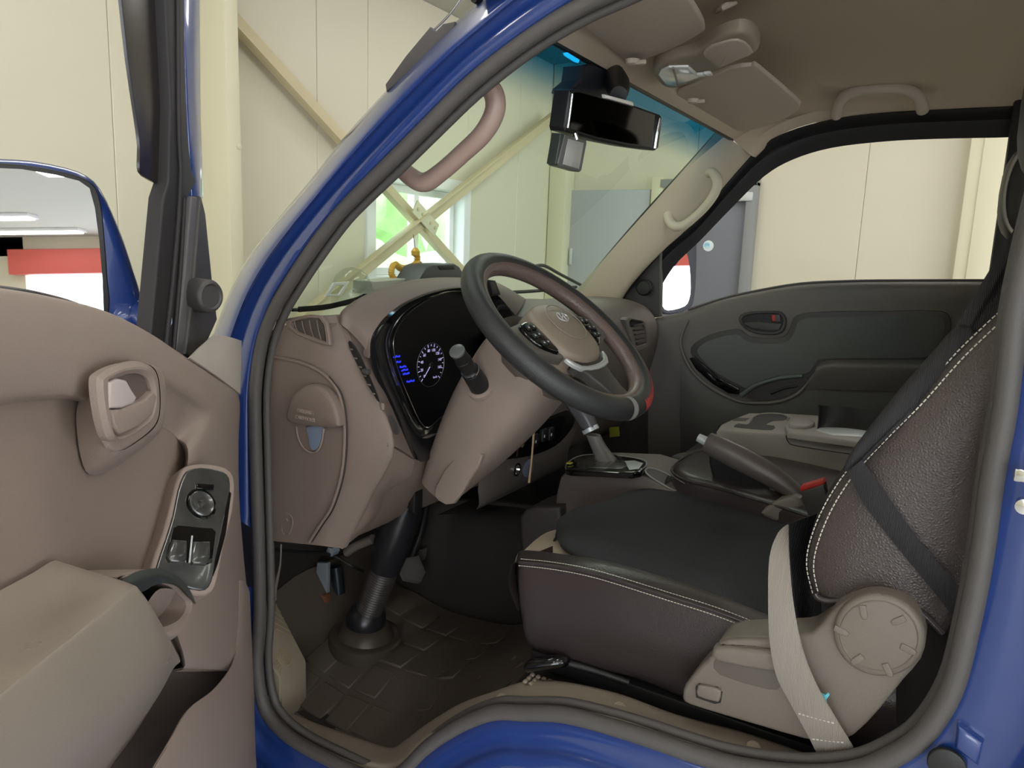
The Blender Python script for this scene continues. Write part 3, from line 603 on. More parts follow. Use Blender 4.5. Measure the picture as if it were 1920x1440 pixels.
# driver side mirror: turned to look back along the hall
mc = D(90, 450, -.2); dm = (mc-CAM).normalized(); rf = V((.90, -.42, .11)).normalized(); MN = (rf-dm).normalized()
def Mp(l, off=0): return [onp(a, b, mc+MN*off, MN) for a, b in l]
mi = thing('side_mirror', 'large blue side mirror on the open door, reflecting the hall', 'side mirror', mc, 'side mirrors')
ho = [(-160, 300), (-80, 292), (0, 294), (60, 298), (125, 311), (165, 327), (190, 352), (214, 400), (236, 455), (254, 510), (268, 560), (266, 600), (240, 625), (150, 650), (-160, 650)]
link('housing', slab(Mp(ho, 0), MN, .07, .018, 2), BLUE, mi)
link('mirror_surround', slab(Mp([(-150, 309), (-60, 303), (40, 308), (110, 320), (150, 331), (178, 349), (190, 385), (196, 440), (202, 520), (204, 600), (150, 640), (-150, 640)], .001), MN, .004, .002, 2), BLACKP, mi)
link('glass', slab(Mp([(-140, 319), (-60, 313), (40, 317), (105, 328), (148, 339), (168, 353), (178, 390), (186, 450), (192, 520), (195, 600), (150, 632), (-140, 632)], .0025), MN, .002, 0), MIRR, mi)
link('mount_arm', tube([onp(225, 605, mc-MN*.03, MN), onp(245, 590, mc-MN*.02, MN), D(266, 585, -.12), D(290, 600, -.06)], [.03, .028, .025, .022], 5, seg=16), BLUE, mi)

# ================================================================= DASHBOARD
ds = thing('dashboard', 'taupe dashboard with curved instrument hood, from near end to passenger side', 'dashboard', V((-1.1, .75, 1.0)))
prof = [(-1.26, 1.44), (-1.15, 1.462), (-1.02, 1.468), (-.93, 1.452), (-.885, 1.415), (-.87, 1.36), (-.882, 1.28), (-.915, 1.18), (-.96, 1.09), (-1.02, 1.0), (-1.16, .95)]
def dsec(y, dx=0, dz=0, mid=0): return [V((x+dx*(1 if i > 2 else .3)+mid*(1 if i in (5, 6, 7, 8) else 0), y, z+dz)) for i, (x, z) in enumerate(prof)]
link('dash_body', patch([dsec(.50, -.04, -.01), dsec(.58, -.02, 0), dsec(.68, .0, .006, .01), dsec(.95, 0, .006, .01), dsec(1.08, 0, 0), dsec(1.3, 0, 0), dsec(1.44, 0, -.002), dsec(1.50, -.01, -.02)], 4, 5), mat('dash_dark', (112, 103, 96), .5, bump=.3, bs=900), ds)
dtop = [[V((-1.27, y, 1.44)), V((-1.15, y, 1.458)), V((-1.04, y, 1.466+h)), V((-.98, y, 1.46+h))] for y, h in ((.05, .0), (.12, .005), (.22, 0), (.35, 0), (.52, 0))]
link('dash_top', patch(dtop, 3, 3, thick=.004), TAUPE2, ds)
link('knee_wall', patch([[V((-.93, y, 1.22)), V((-.97, y, 1.1)), V((-1.05, y, 1.0)), V((-1.2, y, .98))] for y in (.16, .25, .45, .56)], 4, 3, thick=.004), TAUPE2, ds)
eg = [[(500, 625), (545, 606), (590, 597), (628, 592)], [(502, 660), (550, 650), (600, 648), (648, 630)], [(503, 740), (560, 740), (625, 740), (684, 715)], [(503, 840), (570, 840), (650, 840), (729, 834)], [(503, 930), (560, 936), (625, 940), (690, 927)], [(507, 1013), (550, 1018), (600, 1023), (640, 1028)]]
ey = (.045, .047, .055, .085)
endf = [[Y(*q, yy) for q, yy in zip(r, ey)] for r in eg]
endf = [[r[0]+V((0, .03, 0))]+r+[r[-1]+V((.004, .012, 0))] for r in endf]
link('end_panel', patch(endf, 5, 5), TAUPE2, ds)
vs_ = [[(628, 592, .085), (655, 590, .11), (682, 588, .13)], [(648, 630, .085), (672, 634, .105), (693, 640, .12)], [(684, 715, .085), (698, 708, .105), (708, 704, .13)], [(708, 775, .085), (724, 770, .11), (735, 765, .15)], [(729, 834, .085), (750, 842, .12), (776, 860, .18)]]
link('vent_strip', patch([[Y(*q) for q in r] for r in vs_], 5, 5), TAUPE2, ds)
lf = [[(729, 834, .085), (752, 848, .13), (777, 864, .18)], [(712, 880, .087), (742, 888, .13), (768, 894, .18)], [(690, 927, .09), (705, 932, .12), (722, 926, .16)], [(662, 985, .092), (690, 978, .12), (714, 955, .17)], [(640, 1028, .095), (652, 1020, .12), (690, 990, .17)]]
link('ridge', tube([Y(a, b, y_) for a, b, y_ in ((628, 592, .087), (648, 630, .087), (684, 715, .087), (708, 775, .087), (729, 834, .087))], .0035, 5, seg=8), TAUPE2, ds)
link('ridge', tube([Y(a, b, y_) for a, b, y_ in ((729, 834, .087), (712, 880, .089), (690, 927, .092), (662, 985, .094), (641, 1027, .097))], .0035, 5, seg=8), TAUPE2, ds)
link('lower_facet', patch([[Y(*q) for q in r] for r in lf], 4, 4), TAUPE2, ds)
# fuse lid relief with its pull and slot
lid = [(500, 668), (540, 674), (580, 686), (612, 706), (634, 735), (644, 775), (646, 830), (640, 890), (622, 950), (600, 985), (580, 1016)]
link('lid_ridge', tube([Y(a, b, .0435+max(0, a-560)/85*.0085) for a, b in lid], .0036, 5, seg=8), TAUPE2, ds)
link('lid_gap', tube([Y(a+5, b, .0425+max(0, a-560)/85*.0095) for a, b in lid[3:]], .0011, 5, seg=6), BLACKP, ds)
pull = [(536, 790), (536, 770), (545, 745), (558, 730), (575, 722), (595, 724), (615, 742), (627, 765), (632, 800), (600, 802), (560, 797)]
pl_ = link('lid_pull', slab(Ys(pull, .03), -YA, .02, .008, 3, dome=.003), TAUPE2, ds)
for q, s_ in (((571, 772), 'PARKING'), ((572, 785), 'CARD HOLD')):
    c_ = Y(*q, .0265); link('label_plate', box(c_+V((0, .0015, 0)), (.046, .003, .0085), .001), TAUPE2, pl_)
    text('embossed_text', s_, c_-V((0, .0006, 0)), XA, ZA, .0085, mat('emboss_light', (158, 144, 133), .45), pl_, .0008)
slot = [(556, 800), (558, 816), (564, 832), (574, 844), (586, 849), (597, 843), (604, 826), (607, 803)]
link('slot_frame', tube(Ys(slot, .044), .0018, 4, seg=8), TAUPE, ds)
link('slot', slab(Ys([(576, 800), (605, 801), (604, 818), (600, 834), (593, 843), (586, 844), (580, 836), (577, 818)], .0445), -YA, .004, .001, 3), mat('blue_card', (126, 138, 160), .4), ds)
em = tube(Ys([(536, 962), (546, 968), (549, 980), (546, 992), (542, 1002)], .0445), .0008, 4, seg=6)
link('embossed_mark', join(em, tube(Ys([(528, 986), (530, 996)], .0445), .0008, 2, seg=6), tube(Ys([(527, 993), (533, 1002)], .0445), .0009, 2, seg=6), tube(Ys([(537, 972), (540, 978)], .0445), .0012, 2, seg=6)), TAUPE, ds)
link('corner_clip', box(Y(512, 628, .045), (.02, .01, .006), .002), mat('taupe_pale', (190, 180, 166), .5), ds)
# demister vent on the end panel
dv = link('demister_vent', frame_mesh(spl(Ys([(536, 600), (602, 592), (618, 642), (612, 648), (580, 638), (549, 624)], .044), 3, True), spl(Ys([(545, 604), (598, 598), (610, 638), (606, 640), (580, 630), (555, 620)], .044), 3, True), -YA, .006, .002), TAUPE2, ds)
link('vent_well', slab(Ys([(545, 604), (598, 598), (610, 638), (606, 640), (580, 630), (555, 620)], .0475), -YA, .004, 0, 3), mat('vent_dark', (70, 62, 58), .6), dv)
for i in range(4):
    x_ = 554+i*14; link('slat', tube(Ys([(x_-2, 603-i*1.2), (x_+1, 615+i), (x_+6, 624+i*4.2)], .0455), .0009, 4, seg=6), TAUPE2, dv)
# side air vent in the ridge strip
va = [(655, 643), (661, 641), (676, 662), (690, 693), (704, 725), (714, 752), (709, 751), (694, 726), (676, 692), (662, 664)]
sv = link('side_air_vent', slab([Y(a-2, b, .080) for a, b in va], (XA-YA).normalized(), .006, .001, 2), BLACKP, ds)
for i in range(6):
    t = i/6+.05; link('slat', box(Y(656+t*50, 650+t*100, .077), (.008, .003, .003), .001, seg=1), DKGREY, sv)
link('thumb_wheel', box(Y(687, 697, .072), (.014, .012, .01), .003), CHARC, sv)
link('strip_button', box(Y(717, 762, .088), (.008, .004, .013), .002), TAUPE, ds)
link('oval_blank', slab(spl([Y(*q, .094) for q in ((728, 782), (737, 780), (747, 795), (749, 810), (744, 816), (735, 808))], 4, True), (XA-YA*1.2).normalized(), .003, .0015), CHARC, ds)
# instrument hood
bz_ = [(777, 860), (733, 767), (707, 713), (693, 668), (695, 634), (713, 602), (735, 581), (763, 563), (813, 545), (867, 538), (925, 548), (968, 590)]
cr_ = [(740, 838), (708, 752), (672, 690), (636, 606), (640, 586), (660, 568), (690, 551), (722, 538), (780, 524), (850, 520), (925, 527), (985, 560)]
hd = []
for (a, b), (c, d) in zip(bz_[3:], cr_[3:]):
    p = X(a, b, -.915); q = X(c, d, -.975); hd.append([p+V((-.002, 0, -.004)), p, p.lerp(q, .3)+V((.004, 0, .003)), p.lerp(q, .7)+V((.004, 0, .003)), q, X(c, d+4, -1.05), X(c, d+16, -1.14)])
link('instrument_hood', patch(hd, 5, 5, thick=.003), TAUPE2, ds)
lens_o = [(777, 860), (733, 767), (707, 713), (693, 668), (695, 634), (713, 602), (735, 581), (763, 563), (813, 545), (867, 538), (925, 548), (960, 590), (975, 640), (965, 700), (900, 790), (830, 850)]
lens_i = [(795, 800), (763, 737), (745, 690), (738, 655), (738, 636), (747, 612), (763, 590), (782, 575), (810, 558), (845, 548), (890, 552), (915, 580), (930, 640), (920, 690), (870, 740), (825, 785)]
ou, inn = spl(Xs(lens_o, -.917), 4, True), spl(Xs(lens_i, -.935), 4, True); bm = bmesh.new(); R_ = []
for f_, h in ((0, 0), (.12, .008), (.5, .004), (.9, .0), (1, -.006)): R_.append([bm.verts.new(p.lerp(q, f_)+V((h, 0, 0))) for p, q in zip(ou, inn)])
for a, b in zip(R_, R_[1:]):
    for i in range(len(a)): bm.faces.new((a[i], a[(i+1) % len(a)], b[(i+1) % len(a)], b[i]))
link('cluster_bezel', fin(bm, ang=60), mat('piano_black', (26, 26, 28), .12, coat=.8, bump=.02, bs=60), ds)
link('bezel_edge', tube(inn, .0012, 1, True, 6), CHROME, ds)
gx = -.940
cf = link('cluster_face', slab(Xs([(790, 830), (755, 740), (735, 690), (728, 640), (740, 600), (780, 562), (840, 535), (930, 535), (965, 640), (920, 720), (840, 800)], gx), XA, .01, 0, 3), mat('gauge_black', (10, 9, 12), .35), ds)
gc = X(808, 684, gx+.0012); EB = mat('gauge_lit_blue', (110, 100, 255), .5, emit=(120, 105, 255), es=.6); EW = mat('gauge_lit_white', (225, 220, 255), .5, emit=(200, 190, 255), es=.5); EBB = mat('display_blue', (40, 60, 255), .5, emit=(45, 60, 255), es=.7)
gr_ = .042
def gp_(a, r): return gc+V((0, r*math.cos(a), r*math.sin(a)))
link('gauge_ring', tube([gp_(i/32*2*math.pi, gr_+.004) for i in range(32)], .0007, 1, True, 6), mat('ring_grey', (120, 120, 122), .3, metal=.8), cf)
tk = [box(gp_(math.radians(225-i*15), gr_-.001), (.0006, .0065 if i % 2 == 0 else .004, .0011), 0, Matrix.Rotation(math.radians(225-i*15), 3, 'X')) for i in range(19)]
link('gauge_ticks', join(*tk), EW, cf)
for i in range(9):
    text('gauge_number', str(i*20), gp_(math.radians(225-i*30), gr_-.011), YA, ZA, .0085, EW, cf, .0001)
link('needle', tube([gp_(math.radians(45), .004), gp_(math.radians(228), .030)], [.0009, .0006], 2, seg=6), EW, cf)
link('needle_hub', lathe([(.006, 0), (.005, .003), (0, .0035)], gc, XA, 16), BLACKP, cf)
for i, q in enumerate([(745, 669, 5), (748, 679, 4), (757, 688, 5), (760, 694, 5), (763, 701, 5), (771, 715, 6)]):
    c_ = X(q[0], q[1], gx+.001); link('display_text', join(*[box(c_+V((0, (j-q[2]/2)*.0042, .0006*((j*7+i) % 3))), (.0006, .003, .0038 if (j+i) % 3 else .0028), 0) for j in range(q[2])]), EBB, cf)
text('gauge_symbol', 'km/h', X(816, 707, gx+.001), YA, ZA, .007, EW, cf, .0001)
# centre stack
def cs(q, x=-.905): return X(*q, x)
cst = link('switch_panel', slab([cs(q) for q in ((930, 862), (944, 848), (1000, 800), (1048, 770), (1074, 772), (1078, 795), (1050, 832), (1010, 852), (960, 862))], XA, .03, .006, 3), GLOSS, ds)
link('ignition_ring', lathe([(.013, 0), (.013, .004), (.010, .004), (.010, .001), (0, .001)], cs((977, 829), -.903), XA, 24), CHROME, cst)
for i, q in enumerate(((1004, 826), (1020, 816), (1033, 813))):
    b_ = link('push_switch', box(cs(q, -.903), (.008, .026, .034), .003), BLACKP, cst)
    link('switch_mark', box(cs((q[0]+1, q[1]+2), -.8985), (.001, .005, .007), 0), mat('print_white', (210, 212, 215), .5), b_)
sk = link('power_socket', lathe([(.017, 0), (.017, .005), (.0125, .005), (.0125, -.012), (0, -.012)], cs((967, 880), -.935), XA, 24), CHROME, ds)
link('socket_cap', lathe([(.024, 0), (.024, .006), (.018, .01), (0, .011)], cs((988, 877), -.935), XA, 24), mat('slate_blue', (104, 108, 124), .4), ds)
link('console_lower', patch([[V((-.93, y, 1.11)), V((-.955+b_, y, 1.04)), V((-.98, y, .97)), V((-1.1, y, .93))] for y, b_ in ((.56, -.02), (.62, .01), (.8, .02), (.98, .01), (1.04, -.02))], 4, 4), mat('dash_mid', (96, 88, 83), .5, bump=.3, bs=900), ds)
ws_ = thing('wooden_stick', 'pale wooden stick hanging from the dashboard beside the switch panel', 'stick', cs((1000, 810), -.885))
link('blade', tube([cs((1001, 808), -.885), cs((997, 860), -.885), cs((992, 905), -.885)], [.0045, .0036, .0048], 4, seg=10, flat=(1, .5)), mat('pale_wood', (214, 178, 140), .7, var=.1, vs=40), ws_)
# centre and far air vents
fv = link('far_air_vent', frame_mesh(spl([X(*q, -.866) for q in ((1174, 600), (1196, 598), (1212, 606), (1216, 645), (1208, 655), (1190, 655))], 3, True), spl([X(*q, -.866) for q in ((1181, 604), (1196, 602), (1208, 608), (1212, 640), (1206, 645), (1192, 645))], 3, True), XA, .02, .003), DKGREY, ds)
link('vent_well', slab([X(*q, -.874) for q in ((1181, 604), (1196, 602), (1208, 608), (1212, 640), (1206, 645), (1192, 645))], XA, .01, 0, 2), BLACKP, fv)
for i in range(5): link('slat', box(X(1197+i*1.5, 609+i*8.2, -.868), (.006, .085, .006), .001, seg=1), CHARC, fv)
cv = link('centre_air_vent', frame_mesh([X(*q, -.90) for q in ((924, 630), (935, 628), (948, 660), (938, 666))], [X(*q, -.90) for q in ((927, 634), (933, 632), (944, 659), (939, 661))], XA, .015, .001), DKGREY, ds)
for i in range(3): link('slat', box(X(934+i*3, 640+i*7, -.903), (.01, .06, .004), .001, seg=1), BLACKP, cv)
link('sensor_dome', lathe([(.016, 0), (.014, .008), (.006, .013), (0, .014)], V(X(1150, 577, -1.0)), ZA, 16), BLACKP, ds)

# things standing on the dashboard
bx = X(825, 512, -1.12)
t = thing('dash_speaker', 'small dark box with sloped sides on the dashboard behind the hood', 'speaker', bx)
link('housing', slab([X(*q, -1.10) for q in ((784, 528), (800, 502), (812, 496), (852, 494), (862, 500), (880, 530))], XA, .07, .004), mat('box_grey', (70, 72, 74), .4), t)
link('screen', slab([X(*q, -1.098) for q in ((822, 499), (850, 498), (853, 505), (826, 506))], XA, .002, .0005), BLACKP, t)
t = thing('parking_card_box', 'pale grey low box on the dashboard left of the dark box', 'box', X(720, 535, -1.14))
link('body', slab([X(*q, -1.14) for q in ((698, 552), (700, 528), (788, 520), (788, 548))], XA, .06, .003), mat('pale_grey', (172, 172, 160), .6), t)
t = thing('plastic_dome', 'clear plastic dome with a square stand on the dashboard near the front pillar', 'ornament', X(655, 565, -1.16))
c_ = X(660, 572, -1.16); link('dome', lathe([(.044, 0), (.046, .02), (.044, .045), (.034, .066), (.018, .079), (0, .083)], c_, ZA, 24), CLEAR, t)
link('stand', frame_mesh([X(*q, -1.12) for q in ((610, 556), (626, 530), (656, 528), (640, 556))], [X(*q, -1.12) for q in ((618, 552), (630, 535), (648, 534), (636, 552))], XA, .004, .001), mat('clear_white', (220, 228, 215), .3), t)
t = thing('bead_garland', 'string of amber beads hanging before the window behind the hood', 'bead string', X(760, 490, -1.18))
AMB = mat('amber', (226, 168, 60), .3, coat=.4)
bp_ = spl([X(*q, -1.18) for q in ((779, 470), (783, 482), (780, 494), (766, 500), (752, 502), (740, 496), (735, 502), (734, 514), (740, 524))], 3)
for i, p in enumerate(bp_): link('bead', lathe([(.0001, -.007), (.006, -.0045), (.0078, 0), (.006, .0045), (.0001, .007)], p, ZA, 8), AMB, t)
link('cord', tube([X(775, 440, -1.18), X(779, 470, -1.18)], .0008, 2, seg=6), BLACKP, t)
link('amber_bar', tube([X(*q, -1.178) for q in ((741, 494), (752, 503), (770, 502), (782, 492), (790, 494))], [.007, .009, .009, .007, .004], 4, seg=10), AMB, t)
link('pendant', lathe([(.0001, -.012), (.010, -.006), (.011, .004), (.005, .012), (.0001, .013)], X(779, 474, -1.175), ZA, 12), AMB, t)
t = thing('phone_holder', 'small black phone clamp on the dashboard seen through the wheel', 'phone holder', X(928, 545, -.99))
link('clamp', slab([X(*q, -.90) for q in ((914, 524), (930, 526), (940, 553), (922, 556))], XA, .012, .003), BLACKP, t)
link('back_plate', slab([X(*q, -.898) for q in ((919, 529), (927, 530), (934, 550), (925, 552))], XA, .002, .001), CHARC, t)

# ================================================================= STEERING WHEEL AND COLUMN
WT = math.radians(38.7); WC = V((-.657, .345, 1.455)); WN = V((math.sin(WT), 0, math.cos(WT))); WU = V((-math.cos(WT), 0, math.sin(WT))); WR = YA
def W(r_, u_, n_=0): return WC+WR*r_+WU*u_+WN*n_
sw = thing('steering_wheel', 'steering wheel with worn black rubber cover and taupe hub', 'steering wheel', WC)
def arc(a0, a1, R, n=0, k=40): return [W(R*math.sin(math.radians(a0+(a1-a0)*i/k)), R*math.cos(math.radians(a0+(a1-a0)*i/k)), n) for i in range(k+1)]
link('rim_cover', tube(arc(0, 360, .199, 0, 64)[:-1], .0215, 1, True, 18), WHEELM, sw)
link('inner_grip', tube(arc(0, 360, .1865, .0, 64)[:-1], .0165, 1, True, 14), WHEELI, sw)
# worn red patch and grey tape near the lower right of the rim
ph0 = None
def wang(px, py):
    p = onp(px, py, WC, WN)-WC; return math.degrees(math.atan2(p.dot(WR), p.dot(WU)))
a1, a2, a3 = wang(1215, 715), wang(1198, 755), wang(1172, 765)
def torpatch(a0_, a1_, b0, b1, R, r, jag=0, n=26, mth=8):
    bm = bmesh.new(); g = []
    for i in range(n+1):
        row = []
        for j in range(mth+1):
            a = math.radians(a0_+(a1_-a0_)*i/n); f_ = j/mth
            bb = math.radians(b0+(b1-b0)*f_+(jag*math.sin(i*2.7)*(1 if j == 0 else -1 if j == mth else 0)))
            c_ = W(R*math.sin(a), R*math.cos(a)); rad = (c_-WC).normalized(); row.append(bm.verts.new(c_+rad*r*math.cos(bb)+WN*r*math.sin(bb)))
        g.append(row)
    for i in range(n):
        for j in range(mth): bm.faces.new((g[i][j], g[i+1][j], g[i+1][j+1], g[i][j+1]))
    return fin(bm)
lo_, hi_ = sorted((a1, a2))
link('worn_patch', torpatch(lo_-3, hi_+7, 22, 72, .199, .0219, 9), mat('worn_red', (196, 74, 70), .7, var=.4, vs=160), sw, label='worn red patch on the rim cover')
link('tape_band', torpatch(a3-2.2, a3+2.2, -170, 170, .199, .0221, 0, 4, 30), mat('grey_tape', (150, 148, 146), .45), sw)
# hub
hub_o = []
for i in range(40):
    a = 2*math.pi*i/40; hub_o.append((.083*math.copysign(abs(math.sin(a))**.8, math.sin(a)), .078*math.copysign(abs(math.cos(a))**.85, math.cos(a))-.008))
hb = link('airbag_cover', slab([W(a, b, .016) for a, b in hub_o], WN, .045, .016, dome=.010), HUBM, sw)
link('cover_crease', tube([W(.052*math.sin(a/24*2*math.pi), .046*math.cos(a/24*2*math.pi)+.004, .0245) for a in range(24)], .0011, 1, True, 6), HUBM, hb)
ec = W(.0, .016, .0262)
E_ = lambda a, b, n_=0: ec+WR*a+WU*b+WN*n_
link('emblem', join(tube([E_(.0175*math.cos(i/24*2*math.pi), .0115*math.sin(i/24*2*math.pi)) for i in range(24)], .0012, 1, True, 8),
     tube([E_(-.0095, -.0085), E_(-.0065, -.001), E_(-.0035, .0095)], .0014, 4, seg=6), tube([E_(.0035, -.0095), E_(.0065, .001), E_(.0095, .0085)], .0014, 4, seg=6),
     tube([E_(-.0065, .0005), E_(-.002, -.002), E_(.002, .002), E_(.0065, -.0005)], .0013, 4, seg=6)), mat('emblem_chrome', (235, 235, 238), .25, metal=.55), hb)
for s in (-1, 1):
    spk = link('spoke', slab([W(s*a, b, .002) for a, b in ((.06, .03), (.10, .036), (.15, .028), (.185, .02), (.185, -.02), (.15, -.034), (.10, -.05), (.06, -.055))], WN, .02, .006, 3), DKGREY, sw)
    bp2 = link('button_pod', slab([W(s*a, b, .009) for a, b in ((.083, .026), (.12, .027), (.135, .015), (.13, -.022), (.105, -.042), (.08, -.046))], WN, .01, .004, 3), GLOSS, spk)
    for a, b in ((.098, .013), (.117, .012), (.104, -.006), (.120, -.008), (.098, -.026), (.113, -.027)):
        link('button', box(W(s*a, b, .0105), (.013, .011, .003), .001, Matrix((WR, WU, WN)).transposed()), BLACKP, bp2)
        link('button_mark', box(W(s*a, b, .0123), (.004, .003, .0005), 0, Matrix((WR, WU, WN)).transposed()), mat('print_white', (210, 212, 215), .5), bp2)
link('lower_spoke', slab([W(a, b, .004) for a, b in ((-.05, -.07), (.05, -.07), (.06, -.09), (.045, -.105), (.03, -.15), (.028, -.185), (-.028, -.185), (-.03, -.15), (-.045, -.105), (-.06, -.09))], WN, .02, .006, 2), CHARC, sw)
link('silver_trim', slab([W(a, b, .007) for a, b in ((-.05, -.088), (0, -.092), (.05, -.086), (.074, -.066), (.079, -.072), (.058, -.096), (.0, -.104), (-.058, -.096), (-.079, -.072), (-.074, -.066))], WN, .008, .003, 2), SILV, sw)
link('hub_back', lathe([(.10, -.05), (.105, -.06), (.10, -.085), (.06, -.10), (0, -.1)], WC, WN, 32), mat('hub_dark', (84, 76, 70), .5), sw)
# column
sc_ = thing('steering_column', 'taupe steering column shroud with black stalk and dark shaft to floor', 'steering column', V((-1.15, .345, .68)))
ca = V((-.51, 0, -.86)).normalized(); cc_ = V((ca.z*-1, 0, ca.x)); cc_ = ca.cross(YA)*-1
H0 = V((-.705, .345, 1.385)); secs = []
cdir = V((.86, 0, -.51))
for s_, hw, hc, of in ((-.045, .085, .075, -.008), (-.01, .098, .088, -.012), (.05, .098, .088, -.018), (.13, .096, .082, -.024), (.22, .086, .068, -.030), (.30, .070, .052, -.036), (.355, .056, .040, -.040)):
    secs.append(supr(H0+ca*s_+cdir*of, YA, cdir, hw, hc, 3.4, 32))
link('shroud', loft(secs), TAUPE, sc_)
link('shroud_cover', slab([Y(*q, .262) for q in ((815, 915), (858, 850), (905, 853), (880, 900), (850, 945), (822, 940))], -YA, .01, .004, 2), TAUPE, sc_)
sb_, se_ = Y(899, 722, .245), Y(858, 660, .16)
stk = link('turn_signal_stalk', tube([sb_, sb_.lerp(se_, .4), sb_.lerp(se_, .48), sb_.lerp(se_, .75), sb_.lerp(se_, .8), se_], [.020, .018, .0145, .0155, .014, .014], 3, seg=20), BLACKP, sc_)
link('stalk_collar', lathe([(.028, 0), (.027, .006), (.021, .009), (.02, .004)], sb_-(se_-sb_).normalized()*.01, se_-sb_, 24), TAUPE, sc_)
link('stalk_ring', lathe([(.0178, 0), (.0178, .003)], sb_.lerp(se_, .44), se_-sb_, 20), CHROME, stk)
link('stalk_tip', lathe([(.0146, 0), (.0146, .004), (.011, .0055), (0, .005)], se_, se_-sb_, 20), mat('tip_grey', (96, 98, 98), .3), stk)
j0, j1, j2, j3 = Y(768, 935, .345), Y(742, 1000, .345), Y(722, 1065, .345), Y(686, 1160, .345)
link('upper_shaft', tube([j0, j1, j2], [.022, .043, .037], 4, seg=20), mat('black_shaft', (34, 33, 37), .3), sc_)
link('shaft_yoke', join(tube([Y(775, 900, .33), Y(776, 950, .33)], .016, 2), box(Y(779, 935, .325), (.02, .03, .06), .004)), BLACKP, sc_)
bt = []; n_ = 22
bm = bmesh.new()
ax = (j3-j2); L_ = ax.length; prof2 = []
for i in range(n_*2+1): prof2.append(((.034 if i % 2 else .0315)-.002*(i/(n_*2)), L_*i/(n_*2)))
link('corrugated_boot', lathe(prof2, j2, ax, 28), mat('boot_rubber', (58, 52, 52), .4), sc_)
link('ball_joint', lathe([(.022, -.04), (.042, -.025), (.049, 0), (.047, .015), (.034, .028), (.015, .034)], j3, ax, 28), mat('black_shaft', (34, 33, 37), .3), sc_)
fb_ = j3+V((0, 0, -.03))
link('floor_boot', lathe([(.088, -.03), (.087, .0), (.082, .004), (.068, .005), (.062, .015), (.048, .03), (.03, .034)], fb_+V((0, 0, -.012)), V((.1, 0, 1)), 32), mat('boot_brown', (70, 62, 55), .35), sc_)

# pedals and bracket
br = thing('pedal_bracket', 'steel bracket, cylinder and wiring cluster under the dashboard end', 'bracket', Y(620, 1080, .4))
STL = mat('bracket_steel', (150, 160, 172), .4, metal=.2); ORG = mat('rusty_brown', (128, 78, 56), .7)
link('bracket_plate', slab([Y(*q, .38) for q in ((594, 1055), (614, 1056), (613, 1112), (603, 1122), (590, 1108))], -YA, .01, .002), STL, br)
link('cylinder', tube([Y(580, 1062, .40), Y(586, 1105, .40)], .014, 3), BLACKP, br)
link('cylinder', tube([Y(630, 1062, .42), Y(636, 1112, .42)], .016, 3), mat('dark_steel', (52, 60, 66), .3, metal=.4), br)
link('support_plate', slab([Y(*q, .45) for q in ((540, 1112), (578, 1096), (592, 1118), (600, 1140), (548, 1150))], -YA, .01, .002), mat('brown_grey', (120, 110, 104), .6), br)
link('crossbar', tube([Y(650, 1036, .36), Y(668, 1024, .36), Y(700, 1010, .36)], .011, 3), mat('brown_grey', (120, 110, 104), .6), br)
link('bolt', lathe([(.012, -.01), (.012, .012), (.006, .014), (0, .014)], Y(625, 1032, .34), -YA, 6), STL, br)
link('bolt', lathe([(.009, -.01), (.009, .012), (0, .014)], Y(562, 1060, .38), -YA, 6), STL, br)
link('wire_loom', tube([Y(510, 1030, .1), Y(560, 1035, .2), Y(620, 1040, .33), Y(660, 1062, .36), Y(680, 1070, .4)], .004, 5, seg=8), BLACKP, br)
link('connector', box(Y(607, 1120, .37), (.03, .02, .02), .003), ORG, br)
link('drop_wire', tube([Y(527, 1020, .08), Y(525, 1060, .08), Y(514, 1105, .09), Y(512, 1125, .09)], [.002, .002, .006, .008], 4, seg=8), mat('brown_grey', (120, 110, 104), .6), br)
link('clip', box(Y(510, 1032, .06), (.012, .006, .01), .003), WHITE, br)
pdl = thing('brake_pedal', 'dark ribbed brake pedal behind the steering shaft', 'pedal', X(770, 1065, -1.15))
link('pad', slab([X(*q, -1.15) for q in ((748, 1048), (786, 1040), (800, 1072), (792, 1090), (764, 1084))], V((.8, 0, .6)), .02, .006), mat('pedal_rubber', (104, 98, 94), .6, bump=.4, bs=60, kind='wave'), pdl)
link('arm', tube([X(770, 1055, -1.17), X(790, 1000, -1.2), X(800, 950, -1.22)], .009, 4), BLACKP, pdl)
pdl = thing('accelerator_pedal', 'long dark accelerator pedal right of the brake pedal', 'pedal', X(830, 1060, -1.2))
link('pad', slab([X(*q, -1.2) for q in ((786, 1030), (806, 1022), (844, 1044), (854, 1066), (840, 1078), (808, 1064))], V((.8, 0, .6)), .015, .005), mat('pedal_rubber', (104, 98, 94), .6), pdl)
link('arm', tube([X(805, 1030, -1.21), X(810, 980, -1.25)], .007, 3), BLACKP, pdl)
